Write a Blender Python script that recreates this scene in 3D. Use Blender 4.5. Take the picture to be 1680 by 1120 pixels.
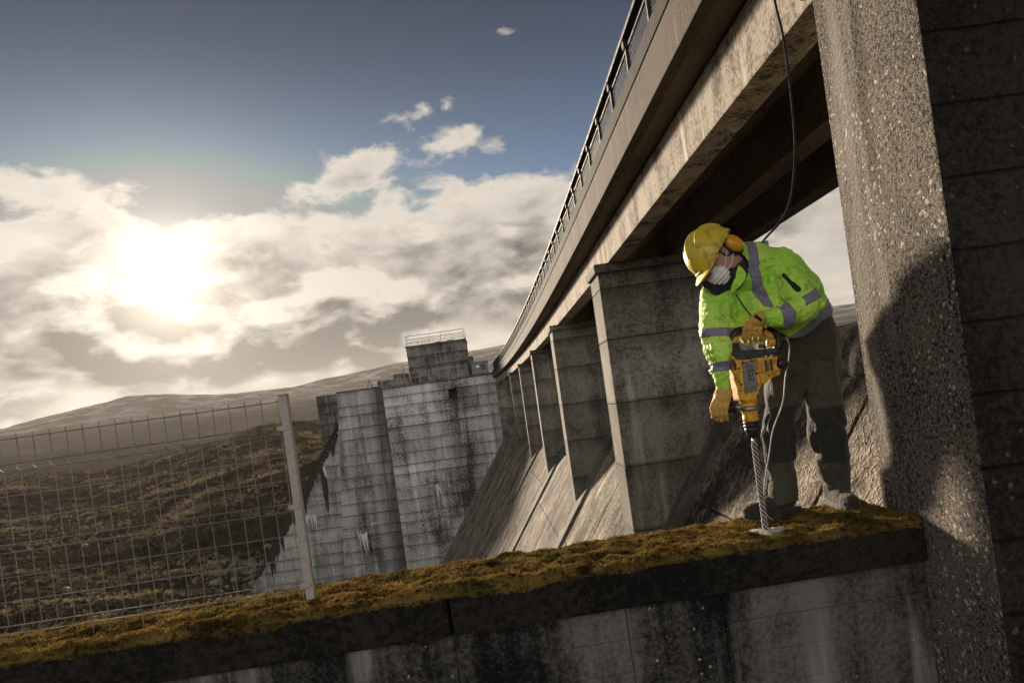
import bpy, bmesh, math, random
import numpy as np
from mathutils import Vector, Matrix

for o in list(bpy.data.objects):
    bpy.data.objects.remove(o)
SC = bpy.context.scene
COL = SC.collection
random.seed(7)
RNG = np.random.default_rng(11)

# ------------------------------------------------------------------ camera
CZ = 0.82                                   # eye height above the top of the wall
FPX, OX, OY = 1120.0, 813.3, 666.8
ROLL = math.radians(8.0)
CC, SS = math.cos(ROLL), math.sin(ROLL)
cam = bpy.data.cameras.new('camera')
cam.lens = 24.0; cam.sensor_width = 36.0; cam.sensor_fit = 'HORIZONTAL'
cam.shift_x = (840 - OX) / 1680; cam.shift_y = (OY - 560) / 1680
cam.clip_start = 0.05; cam.clip_end = 9000
cam_o = bpy.data.objects.new('camera', cam); COL.objects.link(cam_o)
M = Matrix(((CC, SS, 0, 0), (0, 0, -1, 0), (-SS, CC, 0, CZ), (0, 0, 0, 1)))
cam_o.matrix_world = M
SC.camera = cam_o

SUN = Vector((-0.448, 1.0, 0.245)).normalized()      # towards the sun
SUN_EL = math.asin(SUN.z); SUN_AZ = math.atan2(SUN.x, SUN.y)
SC.view_settings.view_transform = 'Standard'
SC.view_settings.look = 'None'
SC.view_settings.gamma = 1.0
SC.view_settings.use_curve_mapping = False
SC.view_settings.exposure = 1.35

# ------------------------------------------------------------------ node helper
class G:
    def __init__(s, nt):
        s.nt = nt; s.N = nt.nodes; s.L = nt.links
    def set(s, sock, v):
        if v is None: return
        if hasattr(v, 'is_output'): s.L.new(v, sock)
        else:
            if sock.type == 'RGBA' and isinstance(v, (tuple, list)) and len(v) == 3: v = (*v, 1)
            sock.default_value = v
    def node(s, t, props=None, ins=None):
        n = s.N.new(t)
        for k, v in (props or {}).items(): setattr(n, k, v)
        for k, v in (ins or {}).items(): s.set(n.inputs[k], v)
        return n
    def m(s, op, a, b=None, c=None, clamp=False):
        n = s.N.new('ShaderNodeMath'); n.operation = op; n.use_clamp = clamp
        s.set(n.inputs[0], a); s.set(n.inputs[1], b)
        if c is not None: s.set(n.inputs[2], c)
        return n.outputs[0]
    def mix(s, f, a, b, mode='MIX'):
        n = s.N.new('ShaderNodeMix'); n.data_type = 'RGBA'; n.blend_type = mode
        s.set(n.inputs[0], f); s.set(n.inputs[6], a); s.set(n.inputs[7], b)
        return n.outputs[2]
    def vm(s, op, a, b=None, scale=None):
        n = s.N.new('ShaderNodeVectorMath'); n.operation = op
        s.set(n.inputs[0], a); s.set(n.inputs[1], b)
        if scale is not None: s.set(n.inputs['Scale'], scale)
        return n.outputs['Value'] if op in ('DOT_PRODUCT', 'LENGTH', 'DISTANCE') else n.outputs['Vector']
    def noise(s, vec, scale, detail=4, rough=0.55, dist=0.0):
        n = s.node('ShaderNodeTexNoise', None, {'Vector': vec, 'Scale': scale, 'Detail': detail, 'Roughness': rough, 'Distortion': dist})
        return n.outputs['Fac']
    def vor(s, vec, scale, out='Distance', feature='F1', rnd=1.0):
        n = s.node('ShaderNodeTexVoronoi', {'feature': feature}, {'Vector': vec, 'Scale': scale, 'Randomness': rnd})
        return n.outputs[out]
    def step(s, v, lo, hi, a=0.0, b=1.0):
        n = s.N.new('ShaderNodeMapRange'); n.interpolation_type = 'SMOOTHSTEP'
        s.set(n.inputs[0], v); s.set(n.inputs[1], lo); s.set(n.inputs[2], hi); s.set(n.inputs[3], a); s.set(n.inputs[4], b)
        return n.outputs[0]
    def comb(s, x, y, z):
        return s.node('ShaderNodeCombineXYZ', None, {0: x, 1: y, 2: z}).outputs[0]
    def sep(s, v):
        return s.node('ShaderNodeSeparateXYZ', None, {0: v}).outputs
    def pos(s):
        return s.node('ShaderNodeNewGeometry').outputs['Position']
    def bump(s, h, strength, dist, nrm=None):
        n = s.node('ShaderNodeBump', None, {'Height': h, 'Strength': strength, 'Distance': dist})
        if nrm is not None: s.L.new(nrm, n.inputs['Normal'])
        return n.outputs[0]

# ------------------------------------------------------------------ sky
def build_world():
    w = bpy.data.worlds.new('World'); SC.world = w; w.use_nodes = True
    nt = w.node_tree; nt.nodes.clear(); g = G(nt)
    sky = g.node('ShaderNodeTexSky', {'sky_type': 'NISHITA', 'sun_disc': False})
    sky.sun_elevation = SUN_EL; sky.sun_rotation = SUN_AZ
    sky.air_density = 1.0; sky.dust_density = 0.6; sky.ozone_density = 2.0; sky.altitude = 300
    d = g.vm('NORMALIZE', g.node('ShaderNodeTexCoord').outputs['Generated'])
    x, y, z = g.sep(d)
    zc = g.m('MAXIMUM', z, 0.0)
    cs = g.vm('DOT_PRODUCT', d, tuple(SUN))
    ca = g.m('MAXIMUM', cs, 0.0)
    def grey(v): return g.comb(v, v, v)
    def mul(c, v): return g.mix(1.0, c, v, 'MULTIPLY')
    g1 = g.m('POWER', ca, 420.0); g2 = g.m('POWER', ca, 80.0); g3 = g.m('POWER', ca, 8.0)
    # clear air: grey blue low down, deep slate blue high up
    deep = g.step(zc, 0.20, 0.56)
    clear = mul(sky.outputs[0], g.mix(deep, (0.46, 0.56, 0.66), (0.035, 0.10, 0.165)))
    clear = mul(clear, (SKYK, SKYK, SKYK))
    clear = g.vm('MINIMUM', clear, (CLK * .42, CLK * .43, CLK * .44))
    # clouds: heaps with lit rims and grey middles
    wrp = g.node('ShaderNodeTexNoise', None, {'Vector': d, 'Scale': 5.0, 'Detail': 3}).outputs['Color']
    dw = g.vm('ADD', d, g.vm('SCALE', g.vm('SUBTRACT', wrp, (.5, .5, .5)), None, 0.07))
    def field(off):
        v = g.vm('ADD', g.vm('MULTIPLY', dw, (1.0, 1.0, 2.1)), off)
        a = g.noise(v, 2.7, 3, 0.5)
        b_ = g.noise(v, 8.0, 8, 0.60)
        bl = g.m('SUBTRACT', 1.0, g.vor(v, 13.0))
        return g.m('MULTIPLY_ADD', a, 0.58, g.m('MULTIPLY_ADD', b_, 0.34, g.m('MULTIPLY', bl, 0.08)))
    o1 = Vector(CLOUD_OFF)
    n = field(tuple(o1))
    n2 = field(tuple(o1 + SUN * 0.012 + Vector((0, 0, 0.055))))
    cov = g.N.new('ShaderNodeFloatCurve')
    c = cov.mapping.curves[0]
    pts = [(0.0, 0.57), (0.07, 0.60), (0.16, 0.635), (0.26, 0.61), (0.33, 0.545), (0.40, 0.43), (0.55, 0.30), (1.0, 0.28)]
    c.points[0].location = pts[0]; c.points[1].location = pts[-1]
    for p in pts[1:-1]: c.points.new(*p)
    cov.mapping.update(); g.set(cov.inputs['Value'], zc)
    # out-of-view cloud made fuller and brighter, to lift the shaded faces
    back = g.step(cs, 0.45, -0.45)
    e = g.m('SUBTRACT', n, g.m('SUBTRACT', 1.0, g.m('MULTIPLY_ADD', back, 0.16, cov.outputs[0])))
    e = g.m('ADD', e, CLOUD_E)
    mask = g.step(e, -0.006, 0.042)
    thick = g.step(e, 0.02, 0.15)
    lit = g.m('MULTIPLY_ADD', g.m('SUBTRACT', n, n2), 8.5, 0.47, clamp=True)
    dark = g.m('MULTIPLY', thick, g.m('SUBTRACT', 1.0, lit))
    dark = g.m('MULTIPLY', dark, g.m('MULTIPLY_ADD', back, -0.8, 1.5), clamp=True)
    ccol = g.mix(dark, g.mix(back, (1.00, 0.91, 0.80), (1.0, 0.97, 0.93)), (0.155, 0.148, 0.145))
    amp = g.m('MULTIPLY_ADD', g2, 0.22, g.m('MULTIPLY_ADD', g3, 0.14, g.m('MULTIPLY_ADD', back, BACK_FILL, 0.86)))
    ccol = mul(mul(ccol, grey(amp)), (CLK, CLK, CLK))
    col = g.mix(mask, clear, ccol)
    # pale band of thicker air along the horizon
    hz = g.step(zc, 0.0, 0.085, 0.75, 0.0)
    col = g.mix(hz, col, (CLK * 0.84, CLK * 0.72, CLK * 0.60))
    # glow round the veiled sun
    gl = g.m('MULTIPLY_ADD', g1, 1.5, g.m('MULTIPLY_ADD', g2, 0.24, g.m('MULTIPLY', g3, 0.04)))
    gl = g.m('MULTIPLY', gl, CLK)
    col = g.mix(1.0, col, mul((1.0, 0.86, 0.66), grey(gl)), 'ADD')
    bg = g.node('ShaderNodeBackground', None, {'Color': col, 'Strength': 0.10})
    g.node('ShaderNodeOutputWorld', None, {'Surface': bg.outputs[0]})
SKYK, CLK, BACK_FILL = 0.43, 2.9, 3.4
CLOUD_OFF, CLOUD_E = (8.2, 2.7, 4.4), 0.0
build_world()

sun = bpy.data.lights.new('sun', 'SUN'); sun.energy = 4.0; sun.angle = math.radians(6.0); sun.color = (1.0, 0.83, 0.64)
sun_o = bpy.data.objects.new('sun', sun); COL.objects.link(sun_o)
sun_o.rotation_euler = SUN.to_track_quat('Z', 'Y').to_euler()

# ------------------------------------------------------------------ helpers
def P(px, py, Y):
    dx, dy = px - OX, py - OY
    return Vector(((dx * CC - dy * SS) * Y / FPX, Y, CZ - (dx * SS + dy * CC) * Y / FPX))

def tag(o, label=None, cat=None, group=None, kind=None):
    if label: o['label'] = label
    if cat: o['category'] = cat
    if group: o['group'] = group
    if kind: o['kind'] = kind
    return o

def empty(name, loc=(0, 0, 0), **k):
    o = bpy.data.objects.new(name, None); COL.objects.link(o); o.location = loc
    o.empty_display_size = 0.2
    return tag(o, **k)

def link(name, me, parent=None, m=None, smooth=False):
    if m is not None and len(me.materials) == 0: me.materials.append(m)
    if smooth: me.polygons.foreach_set('use_smooth', np.ones(len(me.polygons), bool))
    o = bpy.data.objects.new(name, me); COL.objects.link(o)
    if parent is not None:
        o.parent = parent
        o.matrix_parent_inverse = Matrix.Translation(parent.location).inverted()
    return o

def raw(name, v, f, m=None, parent=None, smooth=False):
    me = bpy.data.meshes.new(name)
    me.from_pydata([tuple(map(float, p)) for p in v], [], [tuple(map(int, q)) for q in f])
    me.update()
    return link(name, me, parent, m, smooth)

def arr(name, v, quads, m=None, parent=None, smooth=False):
    """numpy vertices and equal sized faces"""
    v = np.asarray(v, np.float32); quads = np.asarray(quads, np.int32); k = quads.shape[1]
    me = bpy.data.meshes.new(name)
    me.vertices.add(len(v)); me.vertices.foreach_set('co', v.ravel())
    me.loops.add(quads.size); me.loops.foreach_set('vertex_index', quads.ravel())
    me.polygons.add(len(quads)); me.polygons.foreach_set('loop_start', np.arange(0, quads.size, k, dtype=np.int32))
    me.update(calc_edges=True); me.validate()
    return link(name, me, parent, m, smooth)

def frombm(name, bm, m=None, parent=None, smooth=False):
    bmesh.ops.recalc_face_normals(bm, faces=bm.faces)
    me = bpy.data.meshes.new(name); bm.to_mesh(me); bm.free()
    return link(name, me, parent, m, smooth)

def bm_box(bm, a, b, bev=0.0, seg=1):
    a, b = Vector(a), Vector(b)
    r = bmesh.ops.create_cube(bm, size=1.0)
    for v in r['verts']:
        v.co = Vector(((a.x + b.x) / 2 + v.co.x * (b.x - a.x), (a.y + b.y) / 2 + v.co.y * (b.y - a.y), (a.z + b.z) / 2 + v.co.z * (b.z - a.z)))
    if bev:
        es = list({e for v in r['verts'] for e in v.link_edges})
        bmesh.ops.bevel(bm, geom=es, offset=bev, segments=seg, affect='EDGES', profile=0.6)

def box(name, a, b, m, parent=None, bev=0.0, seg=1):
    bm = bmesh.new(); bm_box(bm, a, b, bev, seg)
    return frombm(name, bm, m, parent)

def bm_prism(bm, pts, off, bev=0.0, seg=1):
    """closed outline (3-D points) pushed out by off"""
    off = Vector(off)
    lo = [bm.verts.new(p) for p in pts]; hi = [bm.verts.new(Vector(p) + off) for p in pts]
    n = len(pts); fs = [bm.faces.new(lo), bm.faces.new(hi[::-1])]
    for i in range(n): fs.append(bm.faces.new((lo[i], hi[i], hi[(i + 1) % n], lo[(i + 1) % n])))
    if bev:
        es = list({e for f in fs for e in f.edges})
        bmesh.ops.bevel(bm, geom=es, offset=bev, segments=seg, affect='EDGES', profile=0.6)

def prism(name, pts, off, m, parent=None, bev=0.0, seg=1, smooth=False):
    bm = bmesh.new(); bm_prism(bm, pts, off, bev, seg)
    return frombm(name, bm, m, parent, smooth)

def bm_tube(bm, path, r, n=8, cap=True):
    path = [Vector(p) for p in path]
    rs = r if isinstance(r, (list, tuple)) else [r] * len(path)
    rings = []; ref = None
    for i, p in enumerate(path):
        t = (path[min(i + 1, len(path) - 1)] - path[max(i - 1, 0)]).normalized()
        if ref is None: ref = t.orthogonal().normalized()
        ref = (ref - t * ref.dot(t)).normalized(); b = t.cross(ref)
        rings.append([bm.verts.new(p + (ref * math.cos(2 * math.pi * k / n) + b * math.sin(2 * math.pi * k / n)) * rs[i]) for k in range(n)])
    for a, b in zip(rings, rings[1:]):
        for k in range(n): bm.faces.new((a[k], a[(k + 1) % n], b[(k + 1) % n], b[k]))
    if cap: bm.faces.new(rings[0][::-1]); bm.faces.new(rings[-1])

def tube(name, path, r, m, parent=None, n=8, smooth=True):
    bm = bmesh.new(); bm_tube(bm, path, r, n)
    return frombm(name, bm, m, parent, smooth)

def smooth_path(pts, k=6):
    pts = [Vector(p) for p in pts]; out = []
    for i in range(len(pts) - 1):
        p0, p1, p2, p3 = pts[max(i - 1, 0)], pts[i], pts[i + 1], pts[min(i + 2, len(pts) - 1)]
        for j in range(k):
            t = j / k
            out.append(0.5 * ((2 * p1) + (p2 - p0) * t + (2 * p0 - 5 * p1 + 4 * p2 - p3) * t * t + (3 * p1 - p0 - 3 * p2 + p3) * t ** 3))
    out.append(pts[-1]); return out

# value noise in numpy
def _hash(ix, iy, iz):
    h = (ix.astype(np.uint32) * np.uint32(374761393) + iy.astype(np.uint32) * np.uint32(668265263) + iz.astype(np.uint32) * np.uint32(2147483647 - 58))
    h = (h ^ (h >> np.uint32(13))) * np.uint32(1274126177)
    h = h ^ (h >> np.uint32(16))
    return (h & np.uint32(0xFFFF)).astype(np.float32) / 65535.0
def vnoise(x, y, z):
    xf, yf, zf = np.floor(x), np.floor(y), np.floor(z)
    ix, iy, iz = xf.astype(np.int64), yf.astype(np.int64), zf.astype(np.int64)
    u, v, w = (x - xf).astype(np.float32), (y - yf).astype(np.float32), (z - zf).astype(np.float32)
    u, v, w = u * u * (3 - 2 * u), v * v * (3 - 2 * v), w * w * (3 - 2 * w)
    r = 0
    for a in (0, 1):
        for b in (0, 1):
            for c in (0, 1):
                r = r + _hash(ix + a, iy + b, iz + c) * (u if a else 1 - u) * (v if b else 1 - v) * (w if c else 1 - w)
    return r
def fbm(x, y, z, oct=4, gain=0.5):
    s, a, t, k = 0, 1.0, 0, 1.0
    for i in range(oct):
        s = s + a * vnoise(x * k + 17.3 * i, y * k + 5.1 * i, z * k + 9.7 * i); t += a; a *= gain; k *= 2.03
    return s / t

# signed distance shapes, meshed with surface nets
def grid(lo, hi, h):
    ax = [np.arange(lo[i], hi[i] + h, h, dtype=np.float32) for i in range(3)]
    return np.meshgrid(*ax, indexing='ij')
def sd_cone(p, a, b, ra, rb):
    a, b = np.array(a, np.float32), np.array(b, np.float32); d = b - a; L = float(d @ d) + 1e-9
    x, y, z = p[0] - a[0], p[1] - a[1], p[2] - a[2]
    t = np.clip((x * d[0] + y * d[1] + z * d[2]) / L, 0, 1)
    return np.sqrt((x - t * d[0]) ** 2 + (y - t * d[1]) ** 2 + (z - t * d[2]) ** 2) - (ra + (rb - ra) * t)
def sd_chain(p, pts, rs, k=0.02):
    r = None
    for i in range(len(pts) - 1):
        s = sd_cone(p, pts[i], pts[i + 1], rs[i], rs[i + 1]); r = s if r is None else smin(r, s, k)
    return r
def smin(a, b, k):
    h = np.clip(0.5 + 0.5 * (b - a) / k, 0, 1)
    return b + (a - b) * h - k * h * (1 - h)
def local(p, c, ax):
    x, y, z = p[0] - c[0], p[1] - c[1], p[2] - c[2]
    return [x * a[0] + y * a[1] + z * a[2] for a in ax]
def sd_ell(q, r):
    k0 = np.sqrt((q[0] / r[0]) ** 2 + (q[1] / r[1]) ** 2 + (q[2] / r[2]) ** 2)
    return (k0 - 1) * min(r) * np.where(k0 > 1, 1.0, 1.0)
def sd_box(q, h, r=0.0):
    d = [np.abs(q[i]) - (h[i] - r) for i in range(3)]
    return np.sqrt(sum(np.maximum(i, 0) ** 2 for i in d)) + np.minimum(np.maximum(np.maximum(d[0], d[1]), d[2]), 0) - r
def nets(name, p, f, m, parent=None, relax=1):
    lo = np.array([p[0][0, 0, 0], p[1][0, 0, 0], p[2][0, 0, 0]]); h = float(p[0][1, 0, 0] - p[0][0, 0, 0])
    f = f.astype(np.float32).copy()
    for ax in range(3):
        sl = [slice(None)] * 3
        for e in (0, -1):
            sl[ax] = e; f[tuple(sl)] = np.maximum(f[tuple(sl)], h)
    ins = f < 0
    S = tuple(n - 1 for n in f.shape)
    cnt = np.zeros(S, np.int16); acc = np.zeros(S + (3,), np.float32)
    corner = {(i, j, k): (slice(i, i + S[0]), slice(j, j + S[1]), slice(k, k + S[2])) for i in (0, 1) for j in (0, 1) for k in (0, 1)}
    tot = sum(ins[c].astype(np.int8) for c in corner.values())
    act = (tot > 0) & (tot < 8)
    idx = np.argwhere(act)
    num = np.zeros((len(idx), 3)); den = np.zeros(len(idx))
    I, J, K = idx.T
    for c0 in corner:
        for ax in range(3):
            if c0[ax]: continue
            c1 = list(c0); c1[ax] = 1
            fa = f[I + c0[0], J + c0[1], K + c0[2]]; fb = f[I + c1[0], J + c1[1], K + c1[2]]
            cr = (fa < 0) != (fb < 0)
            t = np.where(cr, fa / np.where(cr, fa - fb, 1), 0)
            pt = np.array(c0, float)[None, :] + np.eye(3)[ax][None, :] * t[:, None]
            num += np.where(cr[:, None], pt, 0); den += cr
    v = (idx + num / den[:, None]) * h + lo
    vid = -np.ones(S, np.int64); vid[act] = np.arange(len(idx))
    quads = []
    for ax in range(3):
        o1, o2 = [(1, 2), (2, 0), (0, 1)][ax]
        sl0 = [slice(1, -1)] * 3; sl1 = [slice(1, -1)] * 3
        sl0[ax] = slice(0, -1); sl1[ax] = slice(1, None)
        A, B = ins[tuple(sl0)], ins[tuple(sl1)]
        ch = np.argwhere(A != B)
        if not len(ch): continue
        base = ch + 1; base[:, ax] -= 1
        fl = A[tuple(ch.T)]
        def cell(d1, d2):
            q = base.copy(); q[:, o1] += d1; q[:, o2] += d2
            return vid[tuple(q.T)]
        q = np.stack([cell(-1, -1), cell(0, -1), cell(0, 0), cell(-1, 0)], 1)
        q[~fl] = q[~fl][:, ::-1]
        quads.append(q)
    q = np.concatenate(quads)
    q = q[(q >= 0).all(1)]
    return arr(name, v, q, m, parent, True)

# ------------------------------------------------------------------ materials
def mat(name):
    m = bpy.data.materials.new(name); m.use_nodes = True
    nt = m.node_tree; nt.nodes.clear(); g = G(nt)
    b = g.node('ShaderNodeBsdfPrincipled'); o = g.node('ShaderNodeOutputMaterial')
    g.L.new(b.outputs[0], o.inputs[0])
    return m, g, b

def concrete(name, base, dark, pale=None, streak='v', sscale=2.2, blotch=0.7, grain=40, lichen=0.0, lscale=18.0,
             bstr=0.5, bdist=0.01, boards=0.0, drips=0.0, dark_amt=0.5, gritty=0.35, warm=None, rough_agg=0.0, big=0.0, objvar=0.0, soft=0.22, wv=0.5, edge=0.0, stain=None, lcol=(0.50, 0.46, 0.40)):
    m, g, b = mat(name)
    p = g.pos(); x, y, z = g.sep(p)
    if streak == 'v': sv = g.vm('MULTIPLY', p, (sscale, sscale, sscale * 0.09))
    elif streak == 's':
        u = g.m('MULTIPLY_ADD', x, 0.567, g.m('MULTIPLY', z, 0.823))
        sv = g.comb(g.m('MULTIPLY', y, sscale), g.m('MULTIPLY', u, sscale * 0.30), 0.3)
    else: sv = g.vm('MULTIPLY', p, (sscale, sscale * 0.12, sscale * 0.8))
    n1 = g.noise(p, blotch, 7, 0.62, 0.4)
    n2 = g.noise(sv, 1.0, 6, 0.62, 0.2)
    n3 = g.noise(p, grain, 5, 0.7)
    t = g.m('MULTIPLY_ADD', n1, 1 - wv, g.m('MULTIPLY', n2, wv))
    t = g.m('MULTIPLY_ADD', g.m('SUBTRACT', n3, 0.5), gritty, t)
    lo = 0.36 + 0.16 * (dark_amt - 0.5)
    f = g.step(t, lo + .09 - soft * .5, lo + .09 + soft * .5)
    col = g.mix(f, dark, base)
    if pale is not None:
        pn = g.noise(g.vm('ADD', sv, (9.1, 3.3, 1.7)), 1.7, 6, 0.6)
        col = g.mix(g.step(pn, 0.56, 0.74, 0.0, 0.85), col, pale)
    if warm is not None:
        wn = g.noise(p, 1.3, 5, 0.6)
        col = g.mix(g.step(wn, 0.45, 0.7, 0.0, 0.7), col, warm)
    if boards:
        bz = g.m('FRACT', g.m('MULTIPLY_ADD', n1, 0.10, g.m('DIVIDE', z, boards)))
        ln = g.m('MINIMUM', g.step(bz, 0.0, 0.05), g.step(bz, 0.95, 1.0, 1.0, 0.0))
        tone = g.noise(g.comb(0, 0, g.m('FLOOR', g.m('MULTIPLY_ADD', n1, 0.10, g.m('DIVIDE', z, boards)))), 7.7, 0)
        col = g.mix(g.m('MULTIPLY', g.m('SUBTRACT', 1.0, ln), 0.6), col, dark)
        col = g.mix(g.step(tone, 0.3, 0.7, 0.0, 0.35), col, dark)
    if drips:
        dn = g.noise(g.vm('MULTIPLY', p, (5.0, 5.0, 0.25)), 1.0, 5, 0.65)
        col = g.mix(g.m('MULTIPLY', g.step(dn, 0.54, 0.68), drips), col, (0.012, 0.011, 0.009))
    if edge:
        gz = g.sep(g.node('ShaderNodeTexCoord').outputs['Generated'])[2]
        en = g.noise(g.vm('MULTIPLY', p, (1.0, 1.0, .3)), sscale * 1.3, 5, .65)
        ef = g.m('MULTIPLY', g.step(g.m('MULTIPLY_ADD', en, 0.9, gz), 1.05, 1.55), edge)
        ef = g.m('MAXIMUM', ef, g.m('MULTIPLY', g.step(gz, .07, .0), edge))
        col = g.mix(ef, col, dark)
    if stain:
        xa, xb = stain
        sf = g.step(g.m('MULTIPLY_ADD', g.m('SUBTRACT', n1, .5), 3.2, x), xa, xb)
        col = g.mix(g.m('MULTIPLY', sf, .8), col, dark)
    if objvar:
        rv = g.node('ShaderNodeObjectInfo').outputs['Random']
        k = g.m('MULTIPLY_ADD', rv, objvar, 1.0 - objvar * .5)
        col = g.mix(1.0, col, g.comb(k, k, k), 'MULTIPLY')
    h = g.m('MULTIPLY_ADD', n3, 0.5, g.m('MULTIPLY', g.noise(p, grain * 3.1, 3, 0.6), 0.3))
    pit = g.vor(p, grain * 0.55)
    h = g.m('ADD', h, g.m('MULTIPLY', g.step(pit, 0.0, 0.22), 0.35))
    if rough_agg:
        ag = g.vor(g.vm('ADD', p, g.vm('SCALE', g.node('ShaderNodeTexNoise', None, {'Vector': p, 'Scale': 9.0}).outputs['Color'], None, 0.06)), rough_agg)
        h = g.m('ADD', h, g.m('MULTIPLY', g.m('MULTIPLY', g.step(ag, 0.05, 0.7, 1.0, 0.0), g.step(g.noise(p, rough_agg * .4, 5, .65), .3, .7)), 1.5))
        col = g.mix(g.step(ag, 0.25, 0.8, 0.0, 0.5), col, dark)
    if boards: h = g.m('MULTIPLY_ADD', ln, 0.9, h)
    if lichen:
        v = g.node('ShaderNodeTexVoronoi', None, {'Vector': g.vm('ADD', p, g.vm('SCALE', g.node('ShaderNodeTexNoise', None, {'Vector': p, 'Scale': 30.0}).outputs['Color'], None, 0.03)), 'Scale': lscale})
        size = g.m('MULTIPLY', g.m('POWER', g.sep(v.outputs['Color'])[0], 1.8), g.step(g.noise(p, 1.6, 3), 0.35, 0.65, 0.10, 0.46))
        sp = g.step(g.m('SUBTRACT', v.outputs['Distance'], g.m('MULTIPLY', size, lichen)), -0.02, 0.03, 1.0, 0.0)
        v2 = g.node('ShaderNodeTexVoronoi', None, {'Vector': p, 'Scale': lscale * 3.3})
        sp2 = g.step(g.m('SUBTRACT', v2.outputs['Distance'], g.m('MULTIPLY', g.sep(v2.outputs['Color'])[1], 0.34 * lichen)), -0.02, 0.05, 1.0, 0.0)
        sp = g.m('MAXIMUM', sp, g.m('MULTIPLY', sp2, 0.8))
        col = g.mix(sp, col, lcol)
        h = g.m('MULTIPLY_ADD', sp, 0.35, h)
    nrm = g.bump(h, bstr, bdist)
    if big: nrm = g.bump(g.noise(p, 6.0, 5, 0.6), big, 0.05, nrm)
    g.L.new(nrm, b.inputs['Normal']); g.set(b.inputs['Base Color'], col)
    b.inputs['Roughness'].default_value = 0.88; b.inputs['Specular IOR Level'].default_value = 0.25
    return m

def plain(name, col, rough=0.6, metal=0.0, dirt=None, dscale=12.0, damt=0.5, bscale=60.0, bstr=0.15, bdist=0.004, coat=0.0, spec=0.4):
    m, g, b = mat(name)
    p = g.pos()
    c = col
    if dirt is not None:
        n = g.noise(p, dscale, 7, 0.68, 0.3)
        c = g.mix(g.step(n, 0.60 - 0.22 * damt, 0.78 - 0.16 * damt, 0.0, 0.9), col, dirt)
    g.set(b.inputs['Base Color'], c)
    b.inputs['Metallic'].default_value = metal; b.inputs['Specular IOR Level'].default_value = spec
    b.inputs['Coat Weight'].default_value = coat
    rn = g.noise(p, bscale * 0.4, 4)
    g.set(b.inputs['Roughness'], g.step(rn, 0.3, 0.7, max(rough - 0.1, 0.05), min(rough + 0.12, 1)))
    if bstr: g.L.new(g.bump(g.noise(p, bscale, 5, 0.65), bstr, bdist), b.inputs['Normal'])
    return m

C_LICHEN = concrete('lichen_concrete', (0.185, 0.155, 0.126), (0.016, 0.0125, 0.010), pale=(0.30, 0.27, 0.23), lichen=1.15, lscale=40, grain=48, bstr=1.0, bdist=0.026, blotch=1.6, sscale=1.5, dark_amt=0.72, gritty=1.4, big=0.3)
C_PIER = concrete('pier_concrete', (0.205, 0.19, 0.155), (0.026, 0.0245, 0.020), pale=(0.34, 0.33, 0.29), lichen=0.35, lscale=26, grain=22, bstr=0.9, bdist=0.018, blotch=1.1, sscale=1.8, dark_amt=0.60, gritty=.6, soft=.36, objvar=.25, edge=.6)
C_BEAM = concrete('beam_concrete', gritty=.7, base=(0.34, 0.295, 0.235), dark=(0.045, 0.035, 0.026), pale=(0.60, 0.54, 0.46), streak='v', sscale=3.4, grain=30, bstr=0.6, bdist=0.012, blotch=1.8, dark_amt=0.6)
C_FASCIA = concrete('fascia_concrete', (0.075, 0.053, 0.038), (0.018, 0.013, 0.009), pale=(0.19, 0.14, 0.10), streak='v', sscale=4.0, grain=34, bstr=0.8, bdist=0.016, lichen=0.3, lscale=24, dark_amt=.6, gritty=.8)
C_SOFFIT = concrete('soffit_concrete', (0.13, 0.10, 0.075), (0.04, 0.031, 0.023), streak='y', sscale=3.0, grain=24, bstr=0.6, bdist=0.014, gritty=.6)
C_SLAB = concrete('spillway_concrete', (0.43, 0.365, 0.28), (0.032, 0.022, 0.014), pale=(0.80, 0.75, 0.67), streak='s', sscale=2.0, grain=12, bstr=0.9, bdist=0.035, blotch=1.1, dark_amt=0.90, rough_agg=26, big=0.5, gritty=.6, soft=.26, wv=.55, objvar=.35)
C_ABUT = concrete('abutment_concrete', (0.52, 0.51, 0.485), (0.026, 0.025, 0.024), pale=(0.74, 0.73, 0.71), sscale=0.75, grain=8, bstr=0.9, bdist=0.08, blotch=0.24, dark_amt=0.74, gritty=.6, soft=.26, objvar=.28, edge=.45, wv=.45)
C_ABUT2 = concrete('stained_abutment_concrete', (0.40, 0.39, 0.37), (0.026, 0.025, 0.023), pale=(0.72, 0.71, 0.69), sscale=0.9, grain=8, bstr=0.9, bdist=0.08, blotch=0.27, dark_amt=0.62, gritty=.45, soft=.3, objvar=.25, edge=.45, stain=(-12.4, -10.2))
C_HOUSE = concrete('house_concrete', (0.17, 0.152, 0.136), (0.022, 0.019, 0.017), pale=(0.27, 0.25, 0.225), sscale=1.4, grain=7, bstr=0.7, bdist=0.05, blotch=0.5, dark_amt=0.68, edge=.8)
C_WALL = concrete('wall_concrete', (0.165, 0.155, 0.142), (0.004, 0.0035, 0.003), pale=(0.36, 0.35, 0.335), sscale=1.9, grain=42, bstr=0.9, bdist=0.016, blotch=1.0, dark_amt=0.92, lichen=0.4, lscale=20, gritty=.25, soft=.20, wv=.65, lcol=(.3, .29, .27))
C_COPE = concrete('coping_concrete', (0.022, 0.018, 0.0125), (0.003, 0.0026, 0.002), sscale=2.4, grain=30, bstr=1.0, bdist=0.02, lichen=0.35, lscale=34, dark_amt=0.85, gritty=1.0, big=.3, lcol=(.16, .145, .12))
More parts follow.
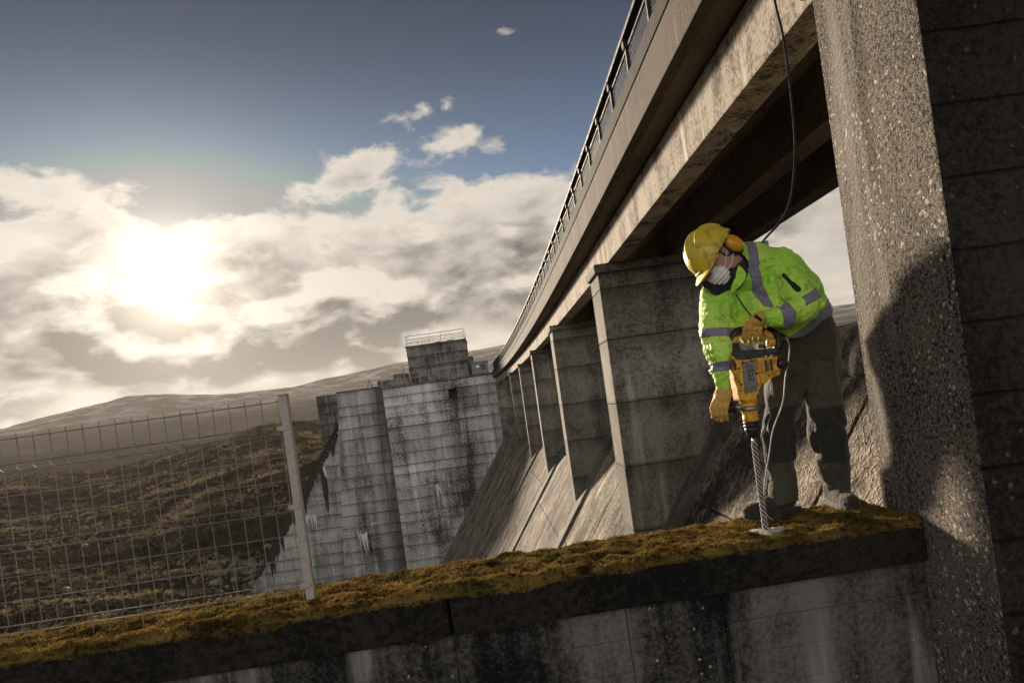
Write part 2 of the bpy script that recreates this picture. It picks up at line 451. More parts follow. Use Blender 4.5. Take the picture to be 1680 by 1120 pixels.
C_SHADE = concrete('shaded_pier_concrete', (0.036, 0.0275, 0.021), (0.006, 0.0045, 0.0035), lichen=0.5, lscale=15, grain=30, bstr=0.9, bdist=0.02, boards=0.30, dark_amt=0.74, blotch=1.6, gritty=.9, big=.3, lcol=(.09, .08, .065))  # darker copy of the pier concrete: shade of the backlit side in its colour
RAIL_M = plain('painted_rail', (0.012, 0.014, 0.018), 0.7, 0.0, (0.03, 0.02, 0.012), 20, 0.4, spec=.2)
GALV = plain('galvanised_wire', (0.21, 0.19, 0.17), 0.6, 0.2, (0.12, 0.08, 0.05), 30, 0.4)
POST_M = plain('galvanised_post', (0.36, 0.325, 0.295), 0.6, 0.1, (0.2, 0.15, 0.115), 40, 0.4, 120, 0.3)
RAIL_GREY = plain('grey_rail', (0.22, 0.20, 0.18), 0.5, 0.5)
DARK = plain('dark_void', (0.008, 0.008, 0.008), 0.9)
# ------------------------------------------------------------------ ground
def terrain_z(X, Y):
    r = np.hypot(X, Y); th = np.degrees(np.arctan2(X, Y))
    rr = [0, 55, 68, 80, 100, 150, 200, 235, 300, 380, 500, 700, 1000]
    zz = [-15.6, -15.4, -14.4, -13.2, -11.2, -8.2, -4.4, -3.0, -5.6, -3.0, 4.0, 17.0, 45.0]
    z = np.interp(r, rr, zz)
    z = z + (fbm(th * 0.09 + 5, r * 0.012, r * 0 + 2.0, 3) - 0.5) * np.interp(r, [80, 200, 400], [0, 9, 9])
    sth = [-180, -110, -70, -50, -36, -28, -22, -16, -9, -1, 6, 14, 28, 60, 120, 180]
    se = [.075, .08, .065, .058, .067, .087, .073, .065, .079, .086, .088, .07, .076, .085, .075, .075]
    e = np.interp(th, sth, se) / np.maximum(np.cos(np.radians(np.clip(np.abs(th), 0, 38))), .7) ** -1
    zs = e * 1600
    t = np.clip((r - 1000) / 600, 0, 1); t = t * t * (3 - 2 * t)
    z = np.where(r > 1000, 45 + (zs - 45) * t, z)
    z = np.where(r > 1600, zs * np.interp(r, [1600, 1900, 2500], [1, .85, .3]), z)
    # the near shoulder that meets the dam's far end
    sm = lambda v, a, b: (lambda q: q * q * (3 - 2 * q))(np.clip((v - a) / (b - a), 0, 1))
    z = z + 7.0 * sm(th, -31, -13) * (1 - sm(th, 60, 90)) * sm(r, 72, 110) * (1 - sm(r, 260, 420))
    # reservoir bed
    wet = sm(X, 3.5, 9) * (1 - sm(r, 420, 680))
    z = z * (1 - wet) - 10 * wet
    n = fbm(X / 30, Y / 24, X * 0, 6, .58) - .5
    n2 = np.abs(fbm(X / 7, Y / 7, X * 0 + 4, 4, .6) - .5) - .12
    n3 = fbm(X / 180, Y / 180, X * 0 + 9, 4) - .5
    n4 = fbm(X / 2.2, Y / 2.2, X * 0 + 7, 3, .6) - .5
    amp = np.interp(r, [0, 60, 110, 250, 800, 2000], [0, .6, 2.6, 3.0, 5.0, 5.0])
    z = z + n * amp * (1 - .5 * wet) + n2 * np.interp(r, [40, 90, 250, 500], [.0, .0, .2, .5]) + n4 * np.interp(r, [40, 80, 200, 400], [.2, 1.0, 1.2, 0]) + n3 * np.interp(r, [100, 400, 1600], [0, 4, 22])
    return z + CZ

def heath():
    m, g, b = mat('heather_moor')
    p = g.pos(); x, y, z = g.sep(p)
    big = g.noise(p, 0.035, 7, 0.6, 0.6)
    mid = g.noise(g.vm('MULTIPLY', p, (0.55, 1.5, 2.0)), 0.20, 9, 0.72, 0.6)
    fine = g.noise(p, 1.1, 7, 0.72)
    t = g.m('MULTIPLY_ADD', big, 0.30, g.m('MULTIPLY_ADD', mid, 0.45, g.m('MULTIPLY', fine, 0.25)))
    col = g.mix(g.step(t, 0.40, 0.60), (0.006, 0.0045, 0.003), (0.085, 0.055, 0.028))
    col = g.mix(g.step(t, 0.57, 0.68), col, (0.27, 0.19, 0.105))
    col = g.mix(g.step(g.noise(p, 0.10, 5), 0.55, 0.75, 0, 0.6), col, (0.035, 0.028, 0.014))
    far = g.step(g.m('ADD', z, g.m('MULTIPLY', mid, 50.0)), 50, 120)
    snow = g.m('MULTIPLY', far, g.step(g.noise(g.vm('MULTIPLY', p, (1, 1, 3)), 0.02, 9, 0.7), 0.45, 0.60, 0.0, 0.7))
    col = g.mix(snow, col, (0.42, 0.41, 0.41))
    g.set(b.inputs['Base Color'], col); b.inputs['Roughness'].default_value = 0.95; b.inputs['Specular IOR Level'].default_value = 0.0
    h = g.m('MULTIPLY_ADD', fine, 0.6, g.noise(p, 4.0, 4, 0.7))
    g.L.new(g.bump(g.m('MULTIPLY_ADD', mid, 3.0, h), 1.0, 0.6), b.inputs['Normal'])
    return m

def build_ground():
    th = np.radians(np.concatenate([np.arange(-180, -48, 2.5), np.arange(-48, 2, 0.085), np.arange(2, 42, 0.4), np.arange(42, 180.1, 3.0)]))
    th[-1] = np.pi
    r = np.concatenate([[2, 20, 35, 45, 52], 58 * (2400 / 58) ** (np.linspace(0, 1, 470) ** 1.12)])
    R, T = np.meshgrid(r, th, indexing='ij')
    X, Y = R * np.sin(T), R * np.cos(T)
    Z = terrain_z(X, Y)
    v = np.stack([X, Y, Z], -1).reshape(-1, 3)
    nr, nt = R.shape
    i, j = np.meshgrid(np.arange(nr - 1), np.arange(nt - 1), indexing='ij')
    a = i * nt + j
    q = np.stack([a, a + 1, a + nt + 1, a + nt], -1).reshape(-1, 4)[:, ::-1]
    o = arr('hills', v, q, heath(), None, True)
    tag(o, kind='structure')
build_ground()

def water_mat():
    m, g, b = mat('reservoir_water')
    p = g.pos()
    b.inputs['Base Color'].default_value = (0.02, 0.028, 0.03, 1); b.inputs['Roughness'].default_value = 0.08
    b.inputs['Specular IOR Level'].default_value = 0.6
    g.L.new(g.bump(g.noise(p, 1.5, 5, 0.6), 0.35, 0.1), b.inputs['Normal'])
    return m
WATER = water_mat()
tag(raw('reservoir_water', [(5.2, -400, 0.55), (700, -400, 0.55), (700, 640, 0.55), (5.2, 640, 0.55)], [(0, 1, 2, 3)], WATER), kind='structure')

def rock_mesh(seed, sub=2):
    bm = bmesh.new(); bmesh.ops.create_icosphere(bm, subdivisions=sub, radius=1)
    rn = random.Random(seed); off = rn.random() * 50
    co = np.array([v.co for v in bm.verts])
    d = 1 + (fbm(co[:, 0] * 1.3 + off, co[:, 1] * 1.3, co[:, 2] * 1.3, 3) - .5) * 1.1
    for v, k in zip(bm.verts, d): v.co = Vector((v.co.x * k, v.co.y * k * .8, v.co.z * k * .6))
    me = bpy.data.meshes.new('rock'); bm.to_mesh(me); bm.free(); return me
STONE = concrete('hill_stone', (0.17, 0.158, 0.147), (0.035, 0.03, 0.026), grain=8, bstr=0.6, bdist=0.05, blotch=1.0)
def build_rocks():
    # loose stones on the hillside, joined: nobody would count them
    base = [rock_mesh(s, 1) for s in range(5)]
    vs, fs, n = [], [], 0
    def add(X, Y, s):
        nonlocal n
        me = random.choice(base); a = random.random() * 6.3; z = float(terrain_z(np.array([X]), np.array([Y]))[0])
        for v in me.vertices:
            x, y = v.co.x * math.cos(a) - v.co.y * math.sin(a), v.co.x * math.sin(a) + v.co.y * math.cos(a)
            vs.append((X + x * s, Y + y * s, z + v.co.z * s + s * .15))
        fs.extend([[n + k for k in p.vertices] for p in me.polygons]); n += len(me.vertices)
    rn = random.Random(5)
    for k in range(230):
        Y = 70 + 190 * rn.random() ** 1.5; X = -Y * (0.12 + 0.75 * rn.random()); add(X, Y, 0.15 + 0.55 * rn.random() ** 3)
    for k in range(120):
        Y = 66 + 9 * rn.random(); X = (-27 + (Y - 66) * -0.35) + rn.gauss(0, 1.7); add(X, Y, 0.10 + 0.55 * rn.random() ** 3)
    tag(raw('hillside_stones', vs, fs, STONE), kind='stuff')
    for me in base: bpy.data.meshes.remove(me)
build_rocks()

def build_tussocks():
    # rough grass and heather on the near hillside, uncountable
    n = 60000
    Y = 57 + 219 * RNG.random(n) ** 1.6; X = -Y * RNG.uniform(.10, .80, n)
    Z = terrain_z(X, Y)
    d = fbm(X * .13, Y * .30, X * 0 + 2, 3); k = d > RNG.uniform(.22, .60, n); X, Y, Z = X[k], Y[k], Z[k]; n = len(X)
    size = RNG.uniform(.28, .85, n) * np.interp(Y, [57, 120, 270], [.6, 1.0, 1.3])
    vs, fs = [], []; m = 7
    for j in range(m):
        a = RNG.uniform(0, 6.28, n); lean = RNG.uniform(.35, 1.1, n) * size; w = RNG.uniform(.12, .25, n) * size; h = RNG.uniform(.35, .85, n) * size
        dx, dy = np.cos(a), np.sin(a)
        A = np.stack([X - dy * w, Y + dx * w, Z - .06], 1); B = np.stack([X + dy * w, Y - dx * w, Z - .06], 1)
        C = np.stack([X + dx * lean + dy * w * .5, Y + dy * lean - dx * w * .5, Z + h], 1)
        vs.append(np.concatenate([A, B, C])); o = j * 3 * n
        fs.append(np.stack([np.arange(n) + o, np.arange(n) + o + n, np.arange(n) + o + 2 * n], 1))
    mt = bpy.data.materials.new('moor_grass'); mt.use_nodes = True; nt = mt.node_tree; nt.nodes.clear(); g = G(nt)
    p = g.pos()
    t = g.m('MULTIPLY_ADD', g.noise(g.vm('MULTIPLY', p, (.45, 1.5, 2)), .12, 8, .70, .8), .75, g.m('MULTIPLY', g.noise(p, 2.0, 3), .25))
    c = g.mix(g.step(t, .44, .62), (.007, .0055, .004), (.34, .255, .15))
    df = g.node('ShaderNodeBsdfDiffuse', None, {'Color': c}); tl = g.node('ShaderNodeBsdfTranslucent', None, {'Color': c})
    mx = g.node('ShaderNodeMixShader', None, {0: .3}); g.L.new(df.outputs[0], mx.inputs[1]); g.L.new(tl.outputs[0], mx.inputs[2])
    g.L.new(mx.outputs[0], g.node('ShaderNodeOutputMaterial').inputs[0])
    tag(arr('moor_grass', np.concatenate(vs), np.concatenate(fs), mt), kind='stuff')
build_tussocks()

# ------------------------------------------------------------------ the dam: curved line of its front
def XF(Y): return 1.94 - 0.00062 * max(0.0, Y - 8.9) ** 2
def ystations(y0, y1, step=2.0):
    n = max(1, round((y1 - y0) / step)); return [y0 + (y1 - y0) * i / n for i in range(n + 1)]
def sweep(name, prof, y0, y1, m, parent, step=2.0, bev=0.0):
    """profile [(dx from dam front, z)] swept along the dam between two stations"""
    bm = bmesh.new(); rows = []
    for Y in ystations(y0, y1, step): rows.append([bm.verts.new((XF(Y) + dx, Y, z)) for dx, z in prof])
    k = len(prof)
    for a, b in zip(rows, rows[1:]):
        for i in range(k): bm.faces.new((a[i], a[(i + 1) % k], b[(i + 1) % k], b[i]))
    bm.faces.new(rows[0]); bm.faces.new(rows[-1][::-1])
    bmesh.ops.recalc_face_normals(bm, faces=bm.faces)
    if bev:
        es = [e for e in bm.edges if len(e.link_faces) == 2 and e.calc_face_angle(0) > 0.6]
        bmesh.ops.bevel(bm, geom=es, offset=bev, segments=2, affect='EDGES', profile=0.6)
    return frombm(name, bm, m, parent)

PY = [2.80 + 8.27 * i for i in range(8)]              # near faces of the piers
PT = [0.78] + [0.86] * 7
ZB = 2.87                                              # underside of the edge beam
def slope_x(z): return (z + 2.32) / 1.45               # spillway face, metres behind the pier fronts

spill = empty('spillway', (3, 30, 0), label='long sloping concrete spillway face running down between the piers', cat='spillway')
# solid core under the facing slabs
core = [(slope_x(-15.5) + .14, -15.5), (slope_x(0.75) + .10, 0.75), (2.25, 1.08), (2.6, 1.10), (3.1, 0.9), (3.3, -1), (3.3, -15.5)]
sweep('core', core, -3.0, 62.0, C_SLAB, spill)
sweep('crest', [(2.02, 0.62), (2.08, 0.9), (2.22, 1.12), (2.45, 1.22), (2.75, 1.2), (3.1, 1.05), (3.35, 0.8), (3.35, 0.4), (2.3, 0.4)], -3.0, 62.0, C_SLAB, spill, bev=0.0)
ZJ = [0.60, -1.05, -2.9, -4.9, -7.0, -9.6, -12.4, -15.4]
for i in range(7):
    y0, y1 = PY[i] + PT[i] * .5, PY[i + 1] + PT[i + 1] * .5
    mid = y0 + (y1 - y0) * (0.46 + 0.08 * math.sin(i * 2.1))
    for ya, yb in ((y0, mid), (mid, y1)):
        for k in range(len(ZJ) - 1):
            za, zb = ZJ[k], ZJ[k + 1]
            if i > 0: za, zb = (za if k == 0 else za + .35 * math.sin(i * 1.7 + k)), (zb if k == len(ZJ) - 2 else zb + .35 * math.sin(i * 1.7 + k + 1))
            pr = random.uniform(-.012, .014); nx, nz = -.823 * (.0 + pr), .567 * (.0 + pr)
            gz = .014
            pts = [(slope_x(za - gz) + nx, za - gz + nz), (slope_x(zb + gz) + nx, zb + gz + nz), (slope_x(zb + gz) + .16, zb + gz), (slope_x(za - gz) + .16, za - gz)]
            sweep('facing_slab', pts, ya + .015, yb - .015, C_SLAB, spill, step=4.0, bev=0.012)
# raised strip of concrete along the near foot of each pier
for i in range(1, 8):
    Yn = PY[i]
    pts = [(slope_x(.9) - .075, .9 + .05), (slope_x(-14) - .075, -14 + .05), (slope_x(-14) + .05, -14), (slope_x(.9) + .05, .9)]
    sweep('foot_strip', pts, Yn - .62, Yn - .004, C_PIER, spill, step=1.0, bev=0.01)

ords = ['nearest concrete pier, lichen speckled, cut by the right edge of the photo', 'broad concrete pier directly behind the worker and his drill',
        'second concrete pier to the left of the worker', 'third concrete pier to the left of the worker', 'fourth concrete pier to the left of the worker',
        'third pier from the far abutment, thin and mostly hidden', 'second pier from the far abutment, a thin strip', 'last thin pier beside the far abutment']
for i, Yn in enumerate(PY):
    x0 = XF(Yn); t = PT[i]
    pr = empty('bridge_pier', (x0 + 1.2, Yn + t / 2, 0), label=ords[i], cat='pier', group='piers carrying the walkway over the spillway')
    face = C_LICHEN if i == 0 else C_PIER
    zs = [ZB - .16]
    zj = [2.46, 1.63, .59, -.45, -1.5, -2.6, -4.0] if i else [-4.0]
    levels = [ZB - .155] + [z for z in zj if z < ZB - .2]
    for za, zb in zip(levels, levels[1:]):
        jig = random.uniform(-.004, .004)
        bm = bmesh.new()
        xa = x0 + jig; xb = x0 + 2.75
        bm_box(bm, (xa, Yn + jig, zb + (.004 if i else .0008)), (xb, Yn + t + jig, za - (.004 if i else .0008)), .008 if i == 0 else .012, 2)
        o = frombm('concrete_lift', bm, None, pr)
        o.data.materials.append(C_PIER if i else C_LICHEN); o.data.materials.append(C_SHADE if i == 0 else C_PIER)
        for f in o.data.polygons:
            if f.normal.y < -.5: f.material_index = 1  # on the nearest pier, camera side takes the shade-coloured copy
    box('core', (x0 + .03, Yn + .03, -14 if i else -4), (x0 + 2.7, Yn + t - .03, ZB - .02), DARK, pr)
    box('corbel', (x0 - .055, Yn - .05, ZB - .15), (x0 + 2.8, Yn + t + .05, ZB - .004), C_PIER if i else C_LICHEN, pr, .015)

# ------------------------------------------------------------------ the walkway bridge on the piers
bridge = empty('walkway_bridge', (3, 30, 3.5), label='concrete walkway bridge with a deep edge beam carried on the piers', cat='bridge')
spans = [(-6.0, PY[0] + PT[0] / 2)] + [(PY[i] + PT[i] / 2, PY[i + 1] + PT[i + 1] / 2) for i in range(7)]
for a, b in spans:
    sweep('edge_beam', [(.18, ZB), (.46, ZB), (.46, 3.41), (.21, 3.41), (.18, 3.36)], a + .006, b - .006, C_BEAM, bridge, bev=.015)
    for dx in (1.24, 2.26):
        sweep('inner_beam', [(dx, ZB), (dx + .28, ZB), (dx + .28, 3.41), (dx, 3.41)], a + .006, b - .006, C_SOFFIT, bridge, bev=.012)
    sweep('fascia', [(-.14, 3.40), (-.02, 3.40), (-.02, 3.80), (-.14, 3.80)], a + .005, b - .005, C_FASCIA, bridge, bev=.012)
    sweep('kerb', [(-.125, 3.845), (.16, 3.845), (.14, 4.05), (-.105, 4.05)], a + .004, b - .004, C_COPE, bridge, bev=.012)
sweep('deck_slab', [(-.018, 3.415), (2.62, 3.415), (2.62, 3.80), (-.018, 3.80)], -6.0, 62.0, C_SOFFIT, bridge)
sweep('deck_topping', [(-.05, 3.803), (2.58, 3.803), (2.58, 3.842), (-.05, 3.842)], -6.0, 62.0, C_FASCIA, bridge)

railing = empty('bridge_railing', (2, 30, 4), label='dark metal railing with wire mesh panels along the walkway edge', cat='railing')
RX = .10
sweep('top_rail', [(RX - .06, 4.72), (RX + .06, 4.72), (RX + .06, 4.77), (RX - .06, 4.77)], -6, 62, RAIL_M, railing, bev=.008)
sweep('lower_rail', [(RX - .015, 4.10), (RX + .015, 4.10), (RX + .015, 4.13), (RX - .015, 4.13)], -6, 62, RAIL_M, railing)
sweep('upper_rail', [(RX - .015, 4.61), (RX + .015, 4.61), (RX + .015, 4.635), (RX - .015, 4.635)], -6, 62, RAIL_M, railing)
def post_mesh():
    bm = bmesh.new()
    bm_box(bm, (-.028, -.028, 4.03), (.028, .028, 4.70), .006)
    bm_box(bm, (-.05, -.05, 4.62), (.05, .05, 4.715), .012)
    bm_box(bm, (-.06, -.06, 4.032), (.06, .06, 4.05), .003)
    me = bpy.data.meshes.new('post'); bm.to_mesh(me); bm.free(); me.materials.append(RAIL_M); return me
def panel_mesh():
    bm = bmesh.new()
    for k in range(19):
        y = .05 + k * .0515; bm_box(bm, (-.003, y - .003, 4.13), (.003, y + .003, 4.61))
    for k in range(1, 10):
        z = 4.13 + k * .048; bm_box(bm, (-.0055, .04, z - .0025), (-.003, .99, z + .0025))
    me = bpy.data.meshes.new('mesh_panel'); bm.to_mesh(me); bm.free(); me.materials.append(RAIL_M); return me
pm, mm = post_mesh(), panel_mesh()
Y = 8.77 - 1.03 * 14
while Y < 61.5:
    for nm, me in (('post', pm), ('mesh_panel', mm)):
        o = bpy.data.objects.new(nm, me); COL.objects.link(o); o.parent = railing
        o.matrix_parent_inverse = Matrix.Translation(railing.location).inverted()
        o.location = (XF(Y) + RX, Y, 0)
        o.rotation_euler = (0, 0, math.atan2(XF(Y) - XF(Y + 1.03), 1.03))
    Y += 1.03

# ------------------------------------------------------------------ the far abutment
def abutment(label, Yf, poly_left, poly_right, ztop, zbot, depth, h, cols, m, opening=None, seed=0):
    """courses of concrete; left / right edges are functions of z"""
    rn = random.Random(seed)
    root = empty('abutment_block', ((poly_left(ztop) + poly_right(ztop)) / 2, Yf, zbot), label=label, cat='abutment', group='stepped blocks of the far abutment')
    z = ztop; row = 0
    while z > zbot + .05:
        hh = h * (1.05 + .30 * math.sin(row * 2.3 + seed) * math.sin(row * .9 + 1)); z2 = max(z - hh, zbot)
        if opening and opening[2] >= z - .3 and opening[2] <= z + .3: z2 = opening[3]
        if opening and z - hh < opening[2] + .25 and z > opening[2] + .3: z2 = opening[2]
        cuts = [0] + sorted(min(.97, max(.03, c + rn.uniform(-.004, .004))) for c in cols) + [1]
        if row % 3 == 1 and len(cuts) > 3: cuts = cuts[:1] + cuts[2:]
        segs = []; gr = rn.choice((.002, .003, .010, .024))
        for a, b in zip(cuts, cuts[1:]):
            la, lb = [poly_left(q) + (poly_right(q) - poly_left(q)) * a for q in (z, z2)], [poly_left(q) + (poly_right(q) - poly_left(q)) * b for q in (z, z2)]
            if opening and abs(z - opening[2]) < .05:
                if la[0] < opening[0] and lb[0] > opening[1]:
                    segs += [(la, [opening[0]] * 2), ([opening[1]] * 2, lb)]; continue
                if la[0] < opening[0] < lb[0]: segs.append((la, [opening[0]] * 2)); continue
                if la[0] < opening[1] < lb[0]: segs.append(([opening[1]] * 2, lb)); continue
            segs.append((la, lb))
        for la, lb in segs:
            yo = rn.uniform(-.025, .025); gp = .008
            pts = [(la[0] + gp, Yf + yo, z - gr), (lb[0] - gp, Yf + yo, z - gr), (lb[1] - gp, Yf + yo, z2 + .004), (la[1] + gp, Yf + yo, z2 + .004)]
            prism('concrete_lift', pts, (0, depth, 0), m, root, .02)
        z = z2; row += 1
    return root
def xline(p, q, Y):
    a, b = P(*p, Y), P(*q, Y)
    return lambda z: a.x + (b.x - a.x) * (z - a.z) / (b.z - a.z)
YA, YB, YD, YC = 62.0, 63.4, 64.6, 67.5
zA = P(700, 628, YA).z
o1, o2 = P(735, 638, YA), P(751, 652, YA)
blkA = abutment('broad pale abutment block with a square opening below its railing', YA, lambda z: P(627, 640, YA).x, lambda z: 5.5, zA, -15, 7.0, 1.02, [.30, .46, .62, .84], C_ABUT, (o1.x, o2.x, o1.z, o2.z), 1)
box('cap_edge', (P(627, 640, YA).x - .08, YA - .16, zA + .004), (4.6, YA + 7.2, zA + .16), C_HOUSE, blkA, .02)
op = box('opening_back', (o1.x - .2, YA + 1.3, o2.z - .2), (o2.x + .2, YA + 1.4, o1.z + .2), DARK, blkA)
for x in (o1.x + .02, (o1.x + o2.x) / 2, o2.x - .02):
    box('opening_bar', (x - .03, YA + .12, o2.z + .05), (x + .03, YA + .18, o1.z - .05), RAIL_M, blkA)
zB = P(590, 640, YB).z
blkB = abutment('narrow battered abutment block beside the broad pale one', YB, xline((553, 650), (565, 940), YB), lambda z: P(634, 690, YB).x + .8, zB, -15, 4.0, 1.08, [.36, .72], C_ABUT2, None, 2)
box('cap_edge', (P(553, 645, YB).x - .06, YB - .12, zB + .004), (P(634, 690, YB).x - .15, YB + 4, zB + .12), C_HOUSE, blkB, .02)
blkD = abutment('low abutment wall with a sloping edge where the hillside meets the dam', YD, xline((556, 700), (425, 945), YD), lambda z: P(566, 760, YD).x + 1.2, P(556, 704, YD).z, -14.5, 2.2, 1.1, [.5], C_ABUT2, None, 3)
zC = P(535, 648, YC).z
blkC = abutment('upper left end block of the abutment, darker and set back', YC, xline((518, 652), (532, 752), YC), lambda z: P(556, 700, YC).x + 1.5, zC, -9, 3.0, .95, [.5], C_HOUSE, None, 4)
# sloping dark coping along the edge of the low wall
a, b = P(556, 700, YD), P(425, 945, YD)
prism('sloping_coping', [a + Vector((-.25, -.1, .12)), a + Vector((.12, -.1, -.05)), b + Vector((.12, -.1, -.05)), b + Vector((-.25, -.1, .12))], (0, 2.2, 0), C_COPE, blkD, .02)

# streaks of ice and lime on the faces
ICE = plain('lime_deposit', (0.62, 0.62, 0.62), 0.5, 0, (0.35, 0.34, 0.33), 6, 0.4)
def drips(parent, pts, Y, wid, lens, seed):
    rn = random.Random(seed); bm = bmesh.new()
    for (px, py) in pts:
        t = P(px, py, Y - .05); L = lens * (.3 + rn.random() ** 2); w = wid * (.5 + rn.random())
        path = [t + Vector((rn.uniform(-.02, .02) * k, 0, -L * k / 4)) for k in range(5)]
        bm_tube(bm, path, [w, w * .8, w * .55, w * .35, w * .06], 5)
    o = frombm('lime_deposit', bm, ICE, parent, True); o['kind'] = 'stuff'
drips(blkA, [(658 + k * 2.4 + random.uniform(-.8, .8), 800 - k * .28) for k in range(28)], YA, .055, .75, 1)
drips(blkA, [(716 + k * 1.1, 796 + k * .5) for k in range(8)], YA, .07, 1.8, 2)
drips(blkB, [(588 + k * 1.6, 872 + random.uniform(-3, 5)) for k in range(9)], YB, .07, 1.9, 3)
drips(blkB, [(608 + k * 2, 858 - k * .4) for k in range(11)], YB, .05, .6, 4)
drips(blkD, [(500 + k * 2, 846 + random.uniform(-3, 3)) for k in range(10)], YD, .08, 1.7, 5)
drips(blkD, [(531 + k * 1.1, 765 + k * 3) for k in range(5)], YD, .09, .9, 6)
# black weed hanging from the ledges
WEED = plain('dark_weed', (0.012, 0.011, 0.009), 0.9)
def weed(parent, pts, Y, wid, lens, seed):
    rn = random.Random(seed); bm = bmesh.new()
    for (px, py) in pts:
        t = P(px, py, Y - .06); L = lens * (.25 + rn.random() ** 2)
        bm_tube(bm, [t + Vector((rn.uniform(-.03, .03) * k, .03 * k, -L * k / 3)) for k in range(4)], [wid, wid * .9, wid * .5, wid * .1], 5)
    o = frombm('hanging_weed', bm, WEED, parent, True); o['kind'] = 'stuff'
weed(blkD, [(552 - k * 3.1, 712 + k * 5.8) for k in range(36)], YD, .16, 1.7, 1)
weed(blkD, [(529 + k * .8, 782) for k in range(6)], YD, .14, 3.4, 2)

# gate house on the abutment
YH = 64.2
def quad_box(name, tl, tr, bz, Y, depth, m, parent, bev=.03):
    a, b = P(*tl, Y), P(*tr, Y)
    return box(name, (a.x, Y, bz), (b.x, Y + depth, (a.z + b.z) / 2), m, parent, bev)
zT = zA + .16
hl, hr = P(666, 571, YH), P(763, 557, YH)
zr = (hl.z + hr.z) / 2
house = empty('gate_house', ((hl.x + hr.x) / 2, YH + 2, zT), label='dark stained concrete gate house with a railed flat roof', cat='gate house')
lv = [zr, zr - .95, zr - 1.95, zr - 2.9, zT - .3]
for za, zb in zip(lv, lv[1:]):
    bm = bmesh.new(); bm_box(bm, (hl.x + random.uniform(-.015, .015), YH + random.uniform(-.015, .015), zb + .008), (hr.x, YH + 4.2, za - .012), .015)
    frombm('concrete_lift', bm, C_HOUSE, house)
box('roof_slab', (hl.x - .07, YH - .07, zr), (hr.x + .07, YH + 4.27, zr + .14), C_HOUSE, house, .02)
box('drain_box', (hr.x + .004, YH + .6, zT), (hr.x + .5, YH + 2.2, zT + 1.9), C_HOUSE, house, .02)
roof_rail = empty('roof_railing', ((hl.x + hr.x) / 2, YH, zr + .14), label='pale tubular railing around the gate house roof', cat='railing')
H = .92
for k in range(6):
    x = hl.x + .05 + (hr.x - hl.x - .1) * k / 5
    for yy in (YH + .05, YH + 4.1): tube('post', [(x, yy, zr + .14), (x, yy, zr + .14 + H)], .028, RAIL_GREY, roof_rail, 6)
for zz in (H, H * .66, H * .33):
    z = zr + .14 + zz
    tube('rail', [(hl.x + .05, YH + .05, z), (hr.x - .05, YH + .05, z), (hr.x - .05, YH + 4.1, z), (hl.x + .05, YH + 4.1, z), (hl.x + .05, YH + .05, z)], .026, RAIL_GREY, roof_rail, 6)
for px in (718, 738):
    v = P(px, 562, YH + .8); tag(box('roof_vent', (v.x - .25, YH + .8, zr + .143), (v.x + .25, YH + 1.4, zr + .30), C_HOUSE, None, .02), 'small flat vent on the gate house roof, %s one' % ('left' if px < 730 else 'right'), 'vent', 'vents on the gate house roof')
annex = empty('low_annex', (P(655, 620, YH).x, YH + 1, zT), label='low concrete annex against the left side of the gate house', cat='annex')
quad_box('wall', (644, 614), (665.5, 611), zT, YH + .6, 2.5, C_HOUSE, annex)
quad_box('parapet', (619, 627), (644, 620), zT - .4, YH + 1.4, .5, C_HOUSE, annex)
a = P(662, 612, YH + .4); box('downpipe', (a.x - .04, YH + .5, zT), (a.x + .04, YH + .58, zT + 1.75), RAIL_GREY, annex)
hut = empty('site_hut', (P(787, 605, YH).x, YH + 1, zT), label='small grey site cabin with one dark window beside the gate house', cat='cabin')
HUT = plain('hut_paint', (0.12, 0.13, 0.145), 0.6, 0, (0.05, 0.05, 0.055), 5, 0.4)
a, b = P(772.5, 596.5, YH), P(799.5, 592.5, YH); zt = (a.z + b.z) / 2
box('body', (a.x, YH, zT), (b.x, YH + 2.2, zt), HUT, hut, .04)
box('roof', (a.x - .06, YH - .08, zt + .003), (b.x + .06, YH + 2.28, zt + .10), HUT, hut, .02)
w1, w2 = P(788, 597, YH), P(797.5, 605.5, YH)
fr = box('window', (w1.x - .05, YH - .03, w2.z - .05), (w2.x + .05, YH - .003, w1.z + .05), HUT, hut, .008)
box('pane', (w1.x, YH - .036, w2.z), (w2.x, YH - .031, w1.z), plain('hut_glass', (0.01, 0.011, 0.013), 0.1), fr)
s1 = P(783.5, 601, YH); box('notice', (s1.x - .14, YH - .02, s1.z - .10), (s1.x + .14, YH - .004, s1.z + .10), plain('white_notice', (0.7, 0.7, 0.7), 0.5), hut)
topr = empty('abutment_railing', (P(700, 625, YA).x, YA, zT), label='low railing along the front edge of the broad abutment block', cat='railing')
xa, xb = P(628, 640, YA).x, P(768, 618, YA).x
for k in range(10):
    x = xa + (xb - xa) * k / 9; box('post', (x - .03, YA + .1, zT), (x + .03, YA + .16, zT + .95), RAIL_GREY, topr)
for zz in (.93, .48): box('rail', (xa, YA + .105, zT + zz), (xb, YA + .155, zT + zz + .04), RAIL_GREY, topr)
box('kick_plate', (xa, YA + .17, zT + .004), (xb, YA + .2, zT + .5), C_HOUSE, topr)
tri = empty('trestle', (P(605, 634, YB).x, YB + .5, zB + .12), label='small pale trestle standing on the narrow abutment block', cat='trestle')
for s in (-1, 1):
    x = tri.location.x
    tube('leg', [(x + s * .25, YB + .3, zB + .12), (x, YB + .5, zB + .95)], .03, GALV, tri, 5)
    tube('leg', [(x + s * .25, YB + .9, zB + .12), (x, YB + .5, zB + .95)], .03, GALV, tri, 5)

